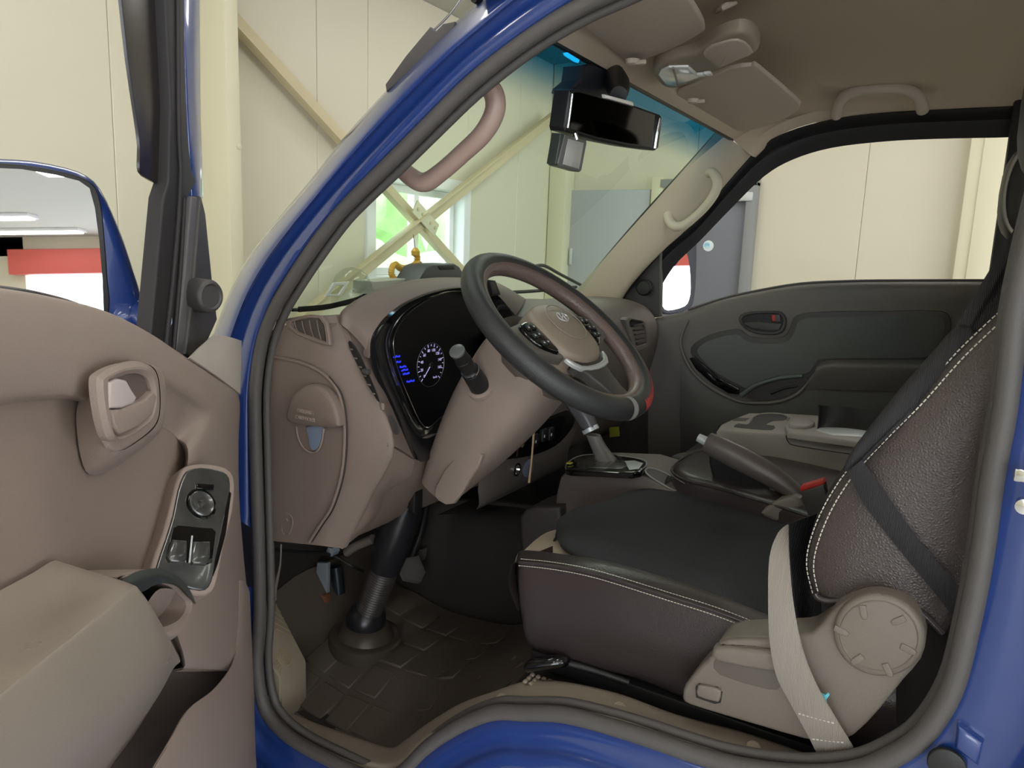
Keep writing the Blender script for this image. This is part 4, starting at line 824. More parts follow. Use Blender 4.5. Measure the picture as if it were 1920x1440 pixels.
# foot rest
fr_ = thing('foot_rest', 'taupe foot rest block with chevron ribs and circle at door sill', 'foot rest', Y(545, 1300, .1))
tp = [Y(500, 1125, .10), Y(516, 1128, .15), Y(575, 1238, .16), Y(526, 1270, .065), Y(494, 1222, .055)]
nt_ = (tp[2]-tp[4]).cross(tp[1]-tp[4]).normalized(); nt_ = nt_ if nt_.z > 0 else -nt_
bm = bmesh.new(); a_ = [bm.verts.new(p) for p in tp]; b_ = [bm.verts.new(V((p.x-(.0), p.y, p.z-.16))) for p in tp]
for i in range(5): bm.faces.new((a_[i], a_[(i+1) % 5], b_[(i+1) % 5], b_[i]))
bm.faces.new(a_); bm.faces.new(b_[::-1]); bmesh.ops.bevel(bm, geom=list(bm.edges), offset=.004, segments=2, affect='EDGES')
link('block', fin(bm), SCUFF, fr_)
o_ = tp[4]; u_ = (tp[3]-tp[4]).normalized(); v_ = nt_.cross(u_).normalized()
if v_.dot(tp[2]-tp[4]) < 0: v_ = -v_
ctr = (tp[4]+tp[3]+tp[2])/3+nt_*.0015+(tp[1]-tp[3])*.08
rings_ = [tube(disc(ctr, nt_, r, 24), .0008, 1, True, 6) for r in (.004, .011, .015, .019)]
for k in range(9):
    p0 = tp[4].lerp(tp[0], k/9+.03); p1 = tp[2].lerp(tp[1], k/9+.03); mdl = p0.lerp(p1, .35)+(tp[0]-tp[4]).normalized()*.012
    if k > 2: rings_.append(tube([p0.lerp(mdl, .15)+nt_*.001, mdl+nt_*.001, p1.lerp(mdl, .12)+nt_*.001], .0009, 1, seg=6))
for k in range(7):
    q = tp[4].lerp(tp[3], k/7+.06); rings_.append(tube([q.lerp(ctr, .12)+nt_*.001, q.lerp(ctr, .42)+nt_*.001], .0009, 1, seg=6))
link('ribs', join(*rings_), mat('rib_worn', (158, 140, 112), .5), fr_, kind='stuff')
# floor mat with raised pads
fm = thing('floor_mat', 'dark brown rubber floor mat with raised pads in the driver footwell', 'floor mat', V((-.9, .3, .68)))
def mz(x, y):
    for (a, b), (c, d) in zip(FP, FP[1:]):
        if x <= c: return b+(d-b)*max(0, (x-a))/(c-a)+hump(x, y)
    return .9
link('mat_sheet', patch([[V((x, y, mz(x, y))) for x in (-1.36, -1.28, -1.2, -1.1, -1.0, -.88, -.78, -.70, -.62)] for y in (.115, .15, .22, .32, .45, .6)], 3, 3, thick=.004), MATR, fm)
link('mat_lip', tube([V((x, .115, mz(x, .1)+.004)) for x in (-1.2, -1.1, -1.0, -.88, -.78, -.70, -.62)], .006, 4, seg=8), MATR, fm)
for i in range(5):
    for j in range(5):
        if i in (0, 1) and j in (2, 3): continue
        x, y = -1.19+.075*i, .17+.088*j; sl = (mz(x+.03, y)-mz(x-.03, y))/.06
        link('raised_pad', box((x, y, mz(x, y)+.004), (.066, .078, .008), .003, Matrix.Rotation(-math.atan(sl), 3, 'Y') @ Matrix.Rotation(math.atan((mz(x, y+.03)-mz(x, y-.03))/.06), 3, 'X'), 1), MATR, fm)
for q in (((-.80, .14), (-.70, .30)), ((-.86, .13), (-.77, .28)), ((-.74, .14), (-.66, .26))):
    (x0_, y0_), (x1_, y1_) = q; link('rib', tube([V((x0_, y0_, mz(x0_, y0_)+.006)), V(((x0_+x1_)/2, (y0_+y1_)/2, mz((x0_+x1_)/2, 0)+.006)), V((x1_, y1_, mz(x1_, y1_)+.006))], .004, 3, seg=8), MATR, fm)

# ================================================================= DRIVER SEAT
se = thing('driver_seat', 'dark leather driver seat with white double stitching', 'car seat', V((-.3, .36, .9)))
pip = [(975, 1055), (1040, 1062), (1120, 1078), (1250, 1118), (1350, 1150), (1450, 1190), (1560, 1235), (1680, 1280)]
cst_ = [(988, 1042), (1050, 1048), (1130, 1060), (1250, 1094), (1350, 1128), (1450, 1168), (1560, 1210), (1680, 1250)]
mid_ = [(976, 1120), (1040, 1135), (1120, 1155), (1240, 1195), (1330, 1222), (1440, 1255), (1560, 1300), (1680, 1340)]
bot_ = [(992, 1210), (1050, 1236), (1120, 1252), (1200, 1272), (1300, 1312), (1400, 1342), (1540, 1385), (1680, 1430)]
PI, CR, MI, BO = Ys(pip, .125), Ys(cst_, .155), Ys(mid_, .112), Ys(bot_, .135)
def shelf(ref, y, dz, dx=0): return [V((p.x+dx*max(0, 1-i/3), y, p.z+dz)) for i, p in enumerate(ref)]
near_side = [[p+V((0, .06, -.02)) for p in BO], BO, MI, PI]
top_rows = [PI, CR, shelf(CR, .18, -.002, -.015), shelf(CR, .21, -.02, -.03), shelf(CR, .36, -.032, -.055), shelf(CR, .50, -.05, -.03), shelf(CR, .54, -.035, -.02), shelf(CR, .58, -.035, -.01), shelf(CR, .60, -.06, -.0), shelf(CR, .60, -.15, -.0)]
def front_cap(rows, dx):
    out = []
    for r in rows:
        a = r[0]; out.append([a+V((dx*.2, 0, -.09)), a+V((-.02, 0, -.05)), a+V((-.018, 0, -.012))]+r)
    return out
link('cushion_side', patch([[r[0]+V((.01, .10, 0)), r[0]+V((-.003, .03, 0))]+r for r in near_side], 4, 5), LEATH, se)
link('cushion_top', patch(front_cap(top_rows[:3], 0), 4, 5), LEATH, se)
link('cushion_centre', patch(front_cap(top_rows[2:7], 0), 4, 5), BEIGEC, se)
link('far_bolster', patch(front_cap(top_rows[6:], 0), 4, 5), LEATH, se)
link('piping', tube([p+V((0, -.001, .001)) for p in PI], .0028, 4, seg=8), LEATH, se)
stitches('seam_stitching', [p+V((0, -.004, -.004)) for p in PI], STITCH, se, .005, .0036, .00055)
stitches('seam_stitching', [p+V((0, .002, .0062)) for p in PI], STITCH, se, .005, .0036, .00045)
# backrest
SB1 = [(1526, 1112), (1514, 1060), (1521, 1010), (1548, 945), (1592, 878), (1650, 815), (1720, 745), (1800, 655), (1900, 560), (2000, 455), (2080, 340)]
SB2 = [(1536, 1116), (1526, 1064), (1535, 1014), (1562, 950), (1604, 886), (1662, 823), (1732, 753), (1812, 664), (1912, 569), (2012, 462), (2092, 345)]
SB3 = [(1600, 1126), (1600, 1080), (1612, 1030), (1650, 965), (1700, 895), (1770, 820), (1840, 740), (1920, 660), (2010, 580), (2110, 470), (2180, 350)]
SB4 = [(1720, 1146), (1730, 1095), (1750, 1035), (1780, 980), (1830, 905), (1890, 830), (1950, 750), (2020, 680), (2100, 600), (2200, 480), (2260, 360)]
SB5 = [(1770, 1190), (1800, 1140), (1840, 1060), (1875, 1000), (1920, 930), (1970, 850), (2030, 780), (2100, 700), (2180, 620), (2270, 490), (2330, 370)]
S1, S2, S3, S4, S5 = Ys(SB1, .128), Ys(SB2, .108), Ys(SB3, .094), Ys(SB4, .10), Ys(SB5, .14)
link('backrest_side', patch([[p+V((.0, .014, 0)) for p in S1], S1, S2, S3, S4, S5, [p+V((.0, .2, .0)) for p in S5]], 4, 5), LEATH2, se)
def sh(y, dx, dz=0): return [V((p.x+dx, y, p.z+dz)) for p in S1]
link('backrest_front', patch([[p+V((0, .014, 0)) for p in S1], sh(.17, -.006), sh(.20, -.002), sh(.25, .03), sh(.36, .035), sh(.47, .03), sh(.53, -.002), sh(.58, .01), sh(.60, .05)], 4, 5), LEATH, se)
stitches('back_stitching', [p+V((-.0035, -.0035, .001)) for p in [a.lerp(b, .35) for a, b in zip(S1, S2)]], STITCH, se, .0065, .0045, .0008)
stitches('back_stitching', [p+V((0, -.0028, 0)) for p in S2], STITCH, se, .0065, .0045, .0008)
link('back_seam', tube([a.lerp(b, .75)+V((0, -.001, 0)) for a, b in zip(S1, S2)], .0012, 4, seg=6), BLACKP, se)
link('hem_piping', tube([Y(*q, .098) for q in ((1528, 1112), (1536, 1122), (1560, 1127), (1600, 1123), (1645, 1113), (1690, 1122), (1730, 1150), (1768, 1188))], .0045, 4, seg=8), LEATH, se)
# headrest
hc = V((.085, .36, 1.83)); hs = []
for t, ha, hb_ in ((-.14, .02, .05), (-.125, .04, .085), (-.08, .05, .10), (0, .055, .11), (.08, .05, .10), (.125, .04, .085), (.14, .02, .05)): hs.append(supr(hc+YA*t, XA, ZA, ha, hb_, 3, 24))
hr = link('headrest', loft(hs), mat('headrest_leather', (48, 44, 44), .5, bump=.4, bs=300, kind='leather'), se)
for t in (-.06, .06): link('headrest_post', tube([hc+V((0, t, -.08)), hc+V((-.01, t, -.2))], .006, 2), CHROME, se)
# side shield, lever, button, round cover
shd = [(1279, 1306), (1283, 1286), (1311, 1251), (1320, 1243), (1332, 1230), (1346, 1206), (1362, 1196), (1438, 1193), (1502, 1191), (1527, 1182), (1552, 1156), (1575, 1134), (1612, 1118), (1647, 1114), (1693, 1128), (1723, 1157), (1736, 1195), (1726, 1238), (1693, 1277), (1647, 1334), (1601, 1380), (1559, 1394), (1506, 1387), (1417, 1361), (1350, 1341), (1293, 1323), (1281, 1315)]
shp = link('side_shield', slab(Ys(shd, .066), -YA, .06, .006, 2), SEATP, se)
kn = [(1648+87*math.cos(t*math.pi/18)*1.0, 1193+78*math.sin(t*math.pi/18)+6*math.cos(t*math.pi/18)) for t in range(36)]
kn2 = [(1648+(a-1648)*.86, 1193+(b-1193)*.86) for a, b in kn]
link('round_cover', slab(Ys(kn, .053), -YA, .014, .007, 1), SEATP, shp)
link('cover_step', frame_mesh(Ys(kn2, .0515), Ys([(1648+(a-1648)*.96, 1193+(b-1193)*.96) for a, b in kn2], .0515), -YA, .004, .001), SEATP, shp)
for q, an in (((1619, 1149), 75), ((1684, 1165), 140), ((1577, 1184), 15), ((1703, 1219), 15), ((1607, 1238), 130), ((1665, 1258), 60)):
    an = math.radians(an); c_ = Y(*q, .051); u_ = V((math.cos(an), 0, -math.sin(an)))
    link('cover_notch', slab([c_+u_*a+V((u_.z, 0, -u_.x))*b for a, b in ((-.009, -.0042), (.005, -.0042), (.009, -.002), (.009, .002), (.005, .0042), (-.009, .0042))], -YA, .003, .0012), SEATP, shp)
link('lever_recess', slab(Ys([(1338, 1242), (1360, 1236), (1462, 1262), (1462, 1288), (1440, 1293), (1350, 1266)], .0655), -YA, .003, .001, 2), mat('recess_taupe', (96, 88, 80), .6), shp)
link('recliner_lever', slab(Ys([(1334, 1222), (1346, 1214), (1400, 1218), (1462, 1226), (1470, 1248), (1456, 1262), (1440, 1260), (1345, 1242)], .052), -YA, .02, .006, 2), SEATP, shp)
link('lever_top', slab(Ys([(1350, 1212), (1366, 1200), (1440, 1200), (1492, 1204), (1490, 1222), (1440, 1218)], .060), -YA, .01, .004, 2), SEATP, shp)
link('push_button', slab(Ys([(1307, 1290), (1312, 1285), (1345, 1292), (1351, 1300), (1348, 1315), (1340, 1316), (1308, 1306)], .060), -YA, .006, .0025, 2), SEATP, shp)
link('button_gap', slab(Ys([(1304, 1288), (1310, 1282), (1346, 1289), (1354, 1299), (1351, 1318), (1340, 1320), (1305, 1308)], .0640), -YA, .004, 0), BLACKP, shp)
link('seat_rail', join(box((-.30, .16, .905), (.56, .04, .03), .004), box((-.30, .56, .905), (.56, .04, .03), .004), box((-.28, .36, .93), (.48, .40, .05), .01)), BLACKP, se)
sl_ = thing('slide_lever', 'black seat slide handle low at the front corner of the seat', 'lever', Y(1030, 1248, .12))
link('grip', tube([Y(990, 1252, .10), Y(1005, 1245, .10), Y(1050, 1240, .11), Y(1062, 1238, .13)], [.010, .014, .013, .008], 4, seg=14, flat=(1, .8)), GLOSS, sl_)
link('rod', tube([Y(1050, 1240, .12), Y(1110, 1256, .13), Y(1180, 1280, .14)], .006, 3), BLACKP, sl_)
# black mesh pad on the cushion
pad_n = [(1046, 1000), (1060, 1022), (1120, 1050), (1250, 1090), (1350, 1128), (1450, 1166), (1530, 1196), (1600, 1222)]
pad_f = [(1090, 952), (1140, 940), (1185, 920), (1262, 914), (1340, 936), (1440, 968), (1540, 1000), (1620, 1030)]
pp = [Z(*q, CR[min(i, 7)].z-.004) for i, q in enumerate(pad_n)]; pz = [Z(*q, 1.088) for q in pad_f]
pr = [[p+V((0, 0, -.012)) for p in pp], pp]
for f_, h in ((.15, .008), (.5, .0), (.85, .006)): pr.append([p.lerp(q, f_)+V((-.02*(1-abs(2*f_-1)) if i == 0 else 0, 0, h)) for i, (p, q) in enumerate(zip(pp, pz))])
pr += [pz, [p+V((0, 0.004, -.012)) for p in pz]]
sp_ = thing('seat_pad', 'black mesh cushion pad laid on the driver seat', 'seat cushion', V((-.35, .36, 1.08)))
link('pad', patch([[r[0]+V((-.006, 0, -.014))]+r for r in pr], 5, 5, thick=.004), PADM, sp_)
link('strap_end', patch([[X(1065, 985, -.70), X(1072, 960, -.70), X(1092, 948, -.70)], [X(1100, 975, -.69), X(1100, 955, -.69), X(1115, 945, -.69)]], 4, 4, thick=.003), mat('strap_blueblack', (62, 62, 74), .6), sp_)
# seat belt
bl = thing('seat_belt', 'driver seat belt: grey lap webbing anchored at sill, black shoulder webbing', 'seat belt', Y(1565, 1410, .07))
Lp = [(1476, 983, .13), (1458, 1000, .10), (1443, 1045, .07), (1441, 1131, .045), (1444, 1202, .038), (1456, 1265, .038), (1481, 1315, .042), (1516, 1379, .05), (1536, 1420, .058)]
Rp = [(1477, 984, .14), (1477, 1010, .11), (1480, 1055, .075), (1488, 1131, .047), (1504, 1212, .038), (1530, 1280, .036), (1566, 1343, .042), (1594, 1389, .05), (1606, 1414, .058)]
LA, RA = [Y(*q) for q in Lp], [Y(*q) for q in Rp]
link('lap_webbing', patch([LA, [a.lerp(b, .33)+V((0, -.0015, 0)) for a, b in zip(LA, RA)], [a.lerp(b, .66)+V((0, -.0015, 0)) for a, b in zip(LA, RA)], RA], 6, 3, thick=.0016), WEB, bl)
for a, b in ((6.3, 7), (7.1, 7.9)):
    i = int(a); f_ = a-i; p = LA[i].lerp(LA[i+1], f_); q = RA[i].lerp(RA[i+1], f_)
    stitches('belt_stitching', [p.lerp(q, .08)+V((0, -.003, 0)), p.lerp(q, .92)+V((0, -.003, 0))], mat('thread_grey', (205, 198, 190), .7), bl, .005, .003, .001)
link('anchor_plate', slab(Ys([(1540, 1420), (1606, 1408), (1612, 1422), (1548, 1436)], .066), -YA, .006, .002), BLACKP, bl)
link('lap_webbing_dark', patch([[Y(1476, 983, .14), Y(1500, 974, .2), Y(1532, 963, .26)], [Y(1480, 1045, .14), Y(1505, 1010, .2), Y(1536, 985, .26)], [Y(1490, 1131, .14), Y(1515, 1100, .19), Y(1538, 1080, .2)], [Y(1506, 1190, .14), Y(1520, 1180, .18), Y(1540, 1160, .2)]], 4, 4, thick=.0015), WEBB, bl)
SLp = [(1935, 375, .20), (1900, 432, .19), (1850, 515, .17), (1780, 628, .15), (1742, 672, .14), (1690, 735, .13), (1640, 795, .12), (1598, 850, .11), (1578, 882, .105)]
SRp = [(1996, 400, .20), (1950, 468, .19), (1908, 545, .17), (1856, 628, .14), (1806, 682, .13), (1740, 745, .115), (1684, 800, .10), (1632, 850, .09), (1604, 884, .086)]
SA, SR = [Y(*q) for q in SLp], [Y(*q) for q in SRp]
link('shoulder_webbing', patch([SA, [a.lerp(b, .3)+V((0, -.004, 0)) for a, b in zip(SA, SR)], [a.lerp(b, .55)+V((0, .006, 0)) for a, b in zip(SA, SR)], [a.lerp(b, .8)+V((0, -.006, 0)) for a, b in zip(SA, SR)], SR], 5, 4, thick=.0016), WEBB, bl)
link('webbing_fold', tube([SA[3].lerp(SR[3], .5)]+[a.lerp(b, .45)+V((0, -.002, 0)) for a, b in zip(SA[3:], SR[3:])], [.004, .016, .017, .016, .013, .010, .006], 4, seg=10), WEBB, bl)
SL2 = [(1588, 884, .084), (1619, 944, .088), (1674, 1016, .086), (1741, 1098, .088), (1790, 1160, .10)]
SR2 = [(1616, 862, .084), (1663, 928, .087), (1719, 1006, .085), (1772, 1070, .087), (1830, 1130, .10)]
LA, RA = [Y(*q) for q in SL2], [Y(*q) for q in SR2]
link('side_webbing', patch([LA, [a.lerp(b, .5)+V((0, -.002, 0)) for a, b in zip(LA, RA)], RA], 6, 3, thick=.0016), WEBB, bl)
tg2 = thing('twist_tag', 'tiny cyan plastic tag sticking out behind the grey lap belt', 'tag', Y(1546, 1312, .045))
link('tag', slab(Ys([(1536, 1300), (1546, 1304), (1552, 1300), (1555, 1304), (1549, 1312), (1550, 1320), (1544, 1318)], .046), -YA, .003, .0005), mat('cyan_tag', (100, 190, 205), .5), tg2)
bk = thing('belt_buckle', 'black belt buckle with red release button beside the driver seat', 'buckle', Y(1520, 960, .55))
link('body', slab(Ys([(1500, 922), (1545, 907), (1560, 985), (1525, 1000)], .55), -YA, .025, .005), CHARC, bk)
link('release_button', slab(Ys([(1499, 917), (1503, 911), (1543, 899), (1547, 904), (1545, 909), (1502, 922)], .552), -YA, .02, .002), RED, bk)

# ================================================================= CONSOLE, GEAR LEVER, PARKING BRAKE
gcs = thing('gear_console', 'taupe floor console holding the gear selector plate and cup pocket', 'console', Y(1150, 980, .70))
cb = [(1040, 1010), (1042, 930), (1050, 895), (1066, 880), (1180, 886), (1215, 897), (1262, 922), (1310, 955), (1310, 1040), (1040, 1040)]
cprof = [Y(*q, .63) for q in cb]
zt = Y(1120, 884, .63).z
body = slab(cprof, -YA, .20, .006); link('console_body', body, mat('console_plastic', (104, 95, 90), .45, bump=.25, bs=900), gcs)
_g0 = Y(1066, 880, .63); _gn = (Y(1180, 886, .63)-_g0).cross(YA).normalized(); _gn = _gn if _gn.z > 0 else -_gn
def Gp(l, off): return [onp(a, b, _g0+_gn*off, _gn) for a, b in l]
_go = [(1060, 876), (1068, 864), (1090, 854), (1130, 852), (1190, 858), (1212, 866), (1206, 878), (1186, 886), (1120, 883), (1070, 881)]
pl2 = link('selector_plate', slab(Gp(_go, .010), _gn, .014, .005, 2), GLOSS, gcs)
link('selector_gate', slab(Gp([(1082, 874), (1092, 861), (1130, 858), (1160, 861), (1176, 868), (1168, 877), (1130, 877)], .0112), _gn, .003, .001, 2), SMOKE, pl2)
link('gate_end', slab(Gp([(1170, 864), (1190, 863), (1206, 868), (1198, 878), (1180, 880)], .0112), _gn, .003, .001, 1), SILV, pl2)
link('plate_rim', tube(Gp(_go, .008), .0009, 3, True, 8), SILV, pl2)
link('yellow_tag', box(Gp([(1068, 868)], .014)[0], (.012, .014, .003), .001), mat('yellow_tag', (200, 196, 60), .5), pl2)
_d = (Y(1310, 955, .63)-Y(1215, 897, .63)); _n = _d.cross(YA).normalized(); _n = _n if _n.z > 0 else -_n
def Cp(l, off): return [onp(a, b, Y(1215, 897, .63)+_n*off, _n) for a, b in l]
_cl = [(1210, 884), (1218, 878), (1240, 884), (1268, 898), (1292, 918), (1290, 924), (1270, 922), (1242, 908), (1220, 894)]
link('cup_rim', tube(Cp(_cl, .003), .002, 4, True, 8), mat('edge_grey', (150, 148, 142), .4), gcs)
link('cup_pocket', slab(Cp(_cl, .0025), _n, .003, 0, 3), BLACKP, gcs)
link('front_bin', slab(Ys([(974, 968), (984, 956), (1004, 950), (1050, 950), (1060, 1110), (985, 1110), (976, 1040)], .60), -YA, .12, .01, 1), mat('bin_dark', (70, 64, 62), .5), gcs)
gl = thing('gear_lever', 'tall grey gear lever with angular knob rising from the console', 'gear lever', Y(1128, 868, .70))
g0_, g1_, g2_ = Y(1140, 868, .70), Y(1120, 832, .70), Y(1100, 790, .70)
link('shaft_gaiter', loft([supr(g0_, XA, YA, .030, .028, 3, 20), supr(g0_.lerp(g1_, .5), XA, YA, .022, .02, 3, 20), supr(g1_, XA, YA, .018, .017, 3, 20), supr(g2_.lerp(g1_, .6), XA, YA, .017, .016, 3, 20)]), mat('lever_taupe', (110, 104, 100), .4), gl)
link('knob_band', tube([g1_.lerp(g2_, .55), g1_.lerp(g2_, .72)], .021, 2, seg=18), SILV, gl)
link('knob', loft([supr(g1_.lerp(g2_, .7), XA, YA, .020, .018, 3, 20), supr(g2_, XA, YA, .023, .02, 3, 20), supr(g2_.lerp(g1_, -.6)+V((-.004, 0, 0)), XA, YA, .027, .023, 3, 20), supr(g2_.lerp(g1_, -1.1)+V((-.01, 0, 0)), XA, YA, .022, .02, 3, 20)]), mat('knob_grey', (88, 86, 88), .35), gl)
link('cable_loop', tube([Z(*q, zt+.02) for q in ((1100, 862), (1120, 854), (1150, 853), (1165, 860))], .0018, 4, seg=6), BLACKP, gl)
pb = thing('parking_brake', 'grey-brown parking brake lever angled up between the seats', 'hand brake', Y(1490, 960, .62))
link('grip', tube([Y(1326, 829, .62), Y(1345, 838, .62), Y(1400, 866, .62), Y(1460, 900, .62), Y(1500, 930, .62), Y(1545, 962, .62)], [.0215, .0245, .026, .022, .018, .015], 4, seg=20), mat('brake_grip', (92, 84, 80), .34), pb)
link('release_button', tube([Y(1309, 820, .62), Y(1330, 831, .62)], [.009, .011], 2, seg=14), SILV, pb)
link('bracket', slab(Ys([(1440, 905), (1470, 896), (1505, 918), (1535, 960), (1540, 1000), (1470, 985), (1448, 950)], .635), -YA, .03, .008, 2), mat('brake_grip', (92, 84, 80), .34), pb)
link('lever_shade', slab(Ys([(1328, 852), (1345, 846), (1440, 900), (1480, 935), (1440, 932), (1350, 910), (1332, 885)], .655), -YA, .03, .008, 2), BLACKP, pb)  # black slab stands in for shadow and backrest side under the lever
link('base_cover', slab(Ys([(1426, 963), (1445, 945), (1475, 934), (1500, 936), (1512, 990), (1470, 985), (1445, 975)], .575), -YA, .04, .008, 2), mat('cover_taupe', (118, 110, 102), .45), pb)

# ================================================================= MIDDLE AND PASSENGER SEATS
ms = thing('middle_seat', 'black leather middle seat cushion between console and folded backrest', 'car seat', Z(1400, 900, 1.1))
mo = [(1260, 874), (1275, 856), (1300, 844), (1340, 838), (1440, 850), (1560, 875), (1640, 900), (1640, 990), (1540, 965), (1440, 934), (1350, 908), (1285, 892)]
mp = [Z(*q, 1.135) for q in mo]
link('cushion', slab(mp, ZA, .12, .022, 3, dome=.004), LEATH, ms)
link('piping', tube([p+V((0, -.001, -.010)) for p in spl(mp, 3, True)], .0026, 1, True, 6), LEATH, ms)
stitches('cushion_stitching', [p+V((0, -.002, -.017)) for p in [mp[-1], mp[0], mp[1]]+[]], STITCH, ms, .006, .004, .0005)
ps = thing('passenger_seat', 'dark passenger seat, headrest visible at rear of far window', 'car seat', V((-.2, 1.25, .9)))
link('cushion', slab([V((x, y, 1.09)) for x, y in ((-.62, 1.02), (-.60, .98), (-.1, .98), (-.1, 1.46), (-.60, 1.46), (-.63, 1.42))], ZA, .17, .03, 2, dome=.01), LEATH, ps)
link('backrest', loft([supr(V((-.02, 1.22, 1.1)), XA, YA, .07, .23, 4, 24), supr(V((.05, 1.22, 1.25)), XA, YA, .07, .24, 4, 24), supr(V((.12, 1.22, 1.45)), XA, YA, .065, .24, 4, 24), supr(V((.16, 1.22, 1.62)), XA, YA, .05, .2, 4, 24)]), LEATH, ps)
q_ = Y(1897, 365, 1.15)
hp_ = link('headrest', loft([supr(q_+V((.03, t, 0)), XA, ZA, a, b, 2.6, 22) for t, a, b in ((-.13, .02, .06), (-.10, .045, .095), (0, .055, .105), (.1, .045, .095), (.13, .02, .06))]), mat('headrest_leather2', (54, 48, 48), .5), ps)
link('headrest_piping', tube([q_+V((.03-.047*math.cos(a), -.108, .098*math.sin(a))) for a in [math.radians(-80+16*i) for i in range(11)]], .0045, 3, seg=8), mat('piping_grey', (150, 140, 130), .5), ps)
# folded centre backrest with tray
fa = thing('centre_tray', 'taupe folded centre backrest with cup holders and tray', 'armrest', Y(1500, 850, 1.0))
za = Y(1350, 806, .88).z
ao = [(1344, 806), (1350, 796), (1373, 785), (1403, 774), (1478, 775), (1560, 780), (1720, 796), (1720, 850), (1609, 832), (1540, 822), (1470, 814), (1360, 808)]
TRAY = mat('tray_plastic', (146, 138, 130), .42, bump=.2, bs=900)
tr = link('tray_body', slab([Z(*q, za) for q in ao], ZA, .085, .007), TRAY, fa)
link('cup_well', slab([Z(*q, za+.0006) for q in ((1408, 790), (1412, 782), (1430, 776), (1462, 776), (1478, 782), (1470, 788), (1450, 789), (1436, 796), (1452, 798), (1448, 806), (1410, 804), (1376, 800), (1385, 794), (1400, 796))], ZA, .002, 0, 2), mat('well_dark', (40, 38, 38), .5), tr)
link('coin_slot', slab([Z(*q, za+.0006) for q in ((1372, 787), (1384, 783), (1406, 784), (1398, 789), (1376, 789))], ZA, .002, 0), mat('slot_dark', (58, 54, 52), .5), tr)
link('cup_rim', tube([Z(*q, za+.002) for q in ((1408, 790), (1412, 782), (1430, 776), (1462, 776), (1478, 782), (1476, 788))], .0025, 4, seg=8), TRAY, tr)
link('lid', slab([Z(*q, za+.012) for q in ((1476, 810), (1472, 798), (1480, 786), (1520, 782), (1640, 790), (1720, 800), (1720, 846), (1609, 828), (1540, 819))], ZA, .014, .005, 1), TRAY, fa)
link('lid_tray', slab([Z(*q, za+.0135) for q in ((1530, 806), (1545, 796), (1560, 792), (1660, 804), (1700, 812), (1700, 828), (1640, 820), (1560, 815))], ZA, .003, .001, 1), SILV, fa)
link('lid_hump', slab([Z(*q, za+.02) for q in ((1480, 796), (1484, 787), (1500, 783), (1524, 786), (1528, 794), (1510, 799))], ZA, .012, .006, 2), TRAY, fa)
link('tray_side_gap', tube([Y(1474, 816, .876), Y(1478, 828, .876), Y(1495, 836, .876), Y(1600, 852, .876)], .0015, 4, seg=6), BLACKP, fa)
link('backrest_cushion', slab([V((x, y, za-.08)) for x, y in ((-.50, .87), (.05, .87), (.05, 1.14), (-.50, 1.14), (-.53, 1.1), (-.53, .91))], ZA, .10, .03, 2), mat('dark_leather2', (46, 44, 45), .45, bump=.4, bs=300, kind='leather'), fa)
fs = thing('dark_sheet', 'thin black curved sheet standing on the centre tray', 'sheet', Y(1535, 800, 1.02))
sh_ = [Y(1531, 812, 1.0), Y(1534, 785, 1.0), Y(1533, 759, 1.0)]
link('sheet', patch([sh_, [Y(1540, 806, 1.02), Y(1542, 790, 1.03), Y(1545, 761, 1.05)], [Y(1590, 808, 1.05), Y(1590, 790, 1.07), Y(1590, 764, 1.09)], [Y(1650, 815, 1.05), Y(1650, 800, 1.07), Y(1655, 775, 1.09)]], 5, 5, thick=.002), mat('sheet_black', (38, 37, 37), .4), fs)

# ================================================================= PASSENGER DOOR
pdr = thing('passenger_door', 'closed passenger door with dark grey trim seen across the cab', 'truck door', V((-.4, 1.5, .8)))
tops = [(1215, 600), (1245, 594), (1290, 583), (1350, 563), (1410, 549), (1500, 534), (1600, 529), (1700, 528), (1850, 528), (2000, 530)]
gr2 = []
for dy, yy in ((0, 1.53), (0, 1.505), (9, 1.487), (28, 1.483), (62, 1.487), (120, 1.49), (200, 1.492), (300, 1.492), (400, 1.492)):
    gr2.append([Y(a+(0 if dy < 60 else 0), b+dy, yy) for a, b in tops])
link('door_trim', patch(gr2, 4, 4), DKGREY, pdr)
link('belt_seal', tube([Y(a, b-2, 1.51) for a, b in tops[2:]], .004, 4, seg=8), RUBBER, pdr)
swoop = [(1290, 600), (1276, 640), (1288, 680), (1311, 710), (1343, 733), (1384, 752), (1424, 756), (1465, 752), (1497, 737), (1518, 714), (1530, 700), (1546, 694), (1620, 694), (1709, 696), (1800, 700)]
insr = [(1307, 656), (1331, 638), (1380, 627), (1402, 640), (1445, 644), (1477, 639), (1490, 618), (1500, 600), (1546, 594), (1650, 593), (1749, 592), (1770, 599), (1772, 620), (1762, 645), (1745, 663), (1725, 671), (1640, 673), (1545, 674), (1530, 684), (1516, 700), (1485, 706), (1445, 709), (1404, 728), (1384, 722), (1343, 700), (1315, 674)]
def grow(l, k, c=(1520, 650)):
    P = [V((a, b, 0)) for a, b in l]; return [(p.x, p.y) for p in poly_inset(P, ZA, -k)]
link('trim_insert', slab([Y(*q, 1.478) for q in insr], -YA, .01, .004, 3), DKFAB, pdr)
link('insert_groove', slab([Y(*q, 1.481) for q in grow(insr, 10)], -YA, .006, .002, 3), CHARC, pdr)
link('swoop_lip', tube([Y(a, b, 1.478) for a, b in swoop], [.004, .005]+[.0055]*12+[.003], 5, seg=10), DKGREY, pdr)
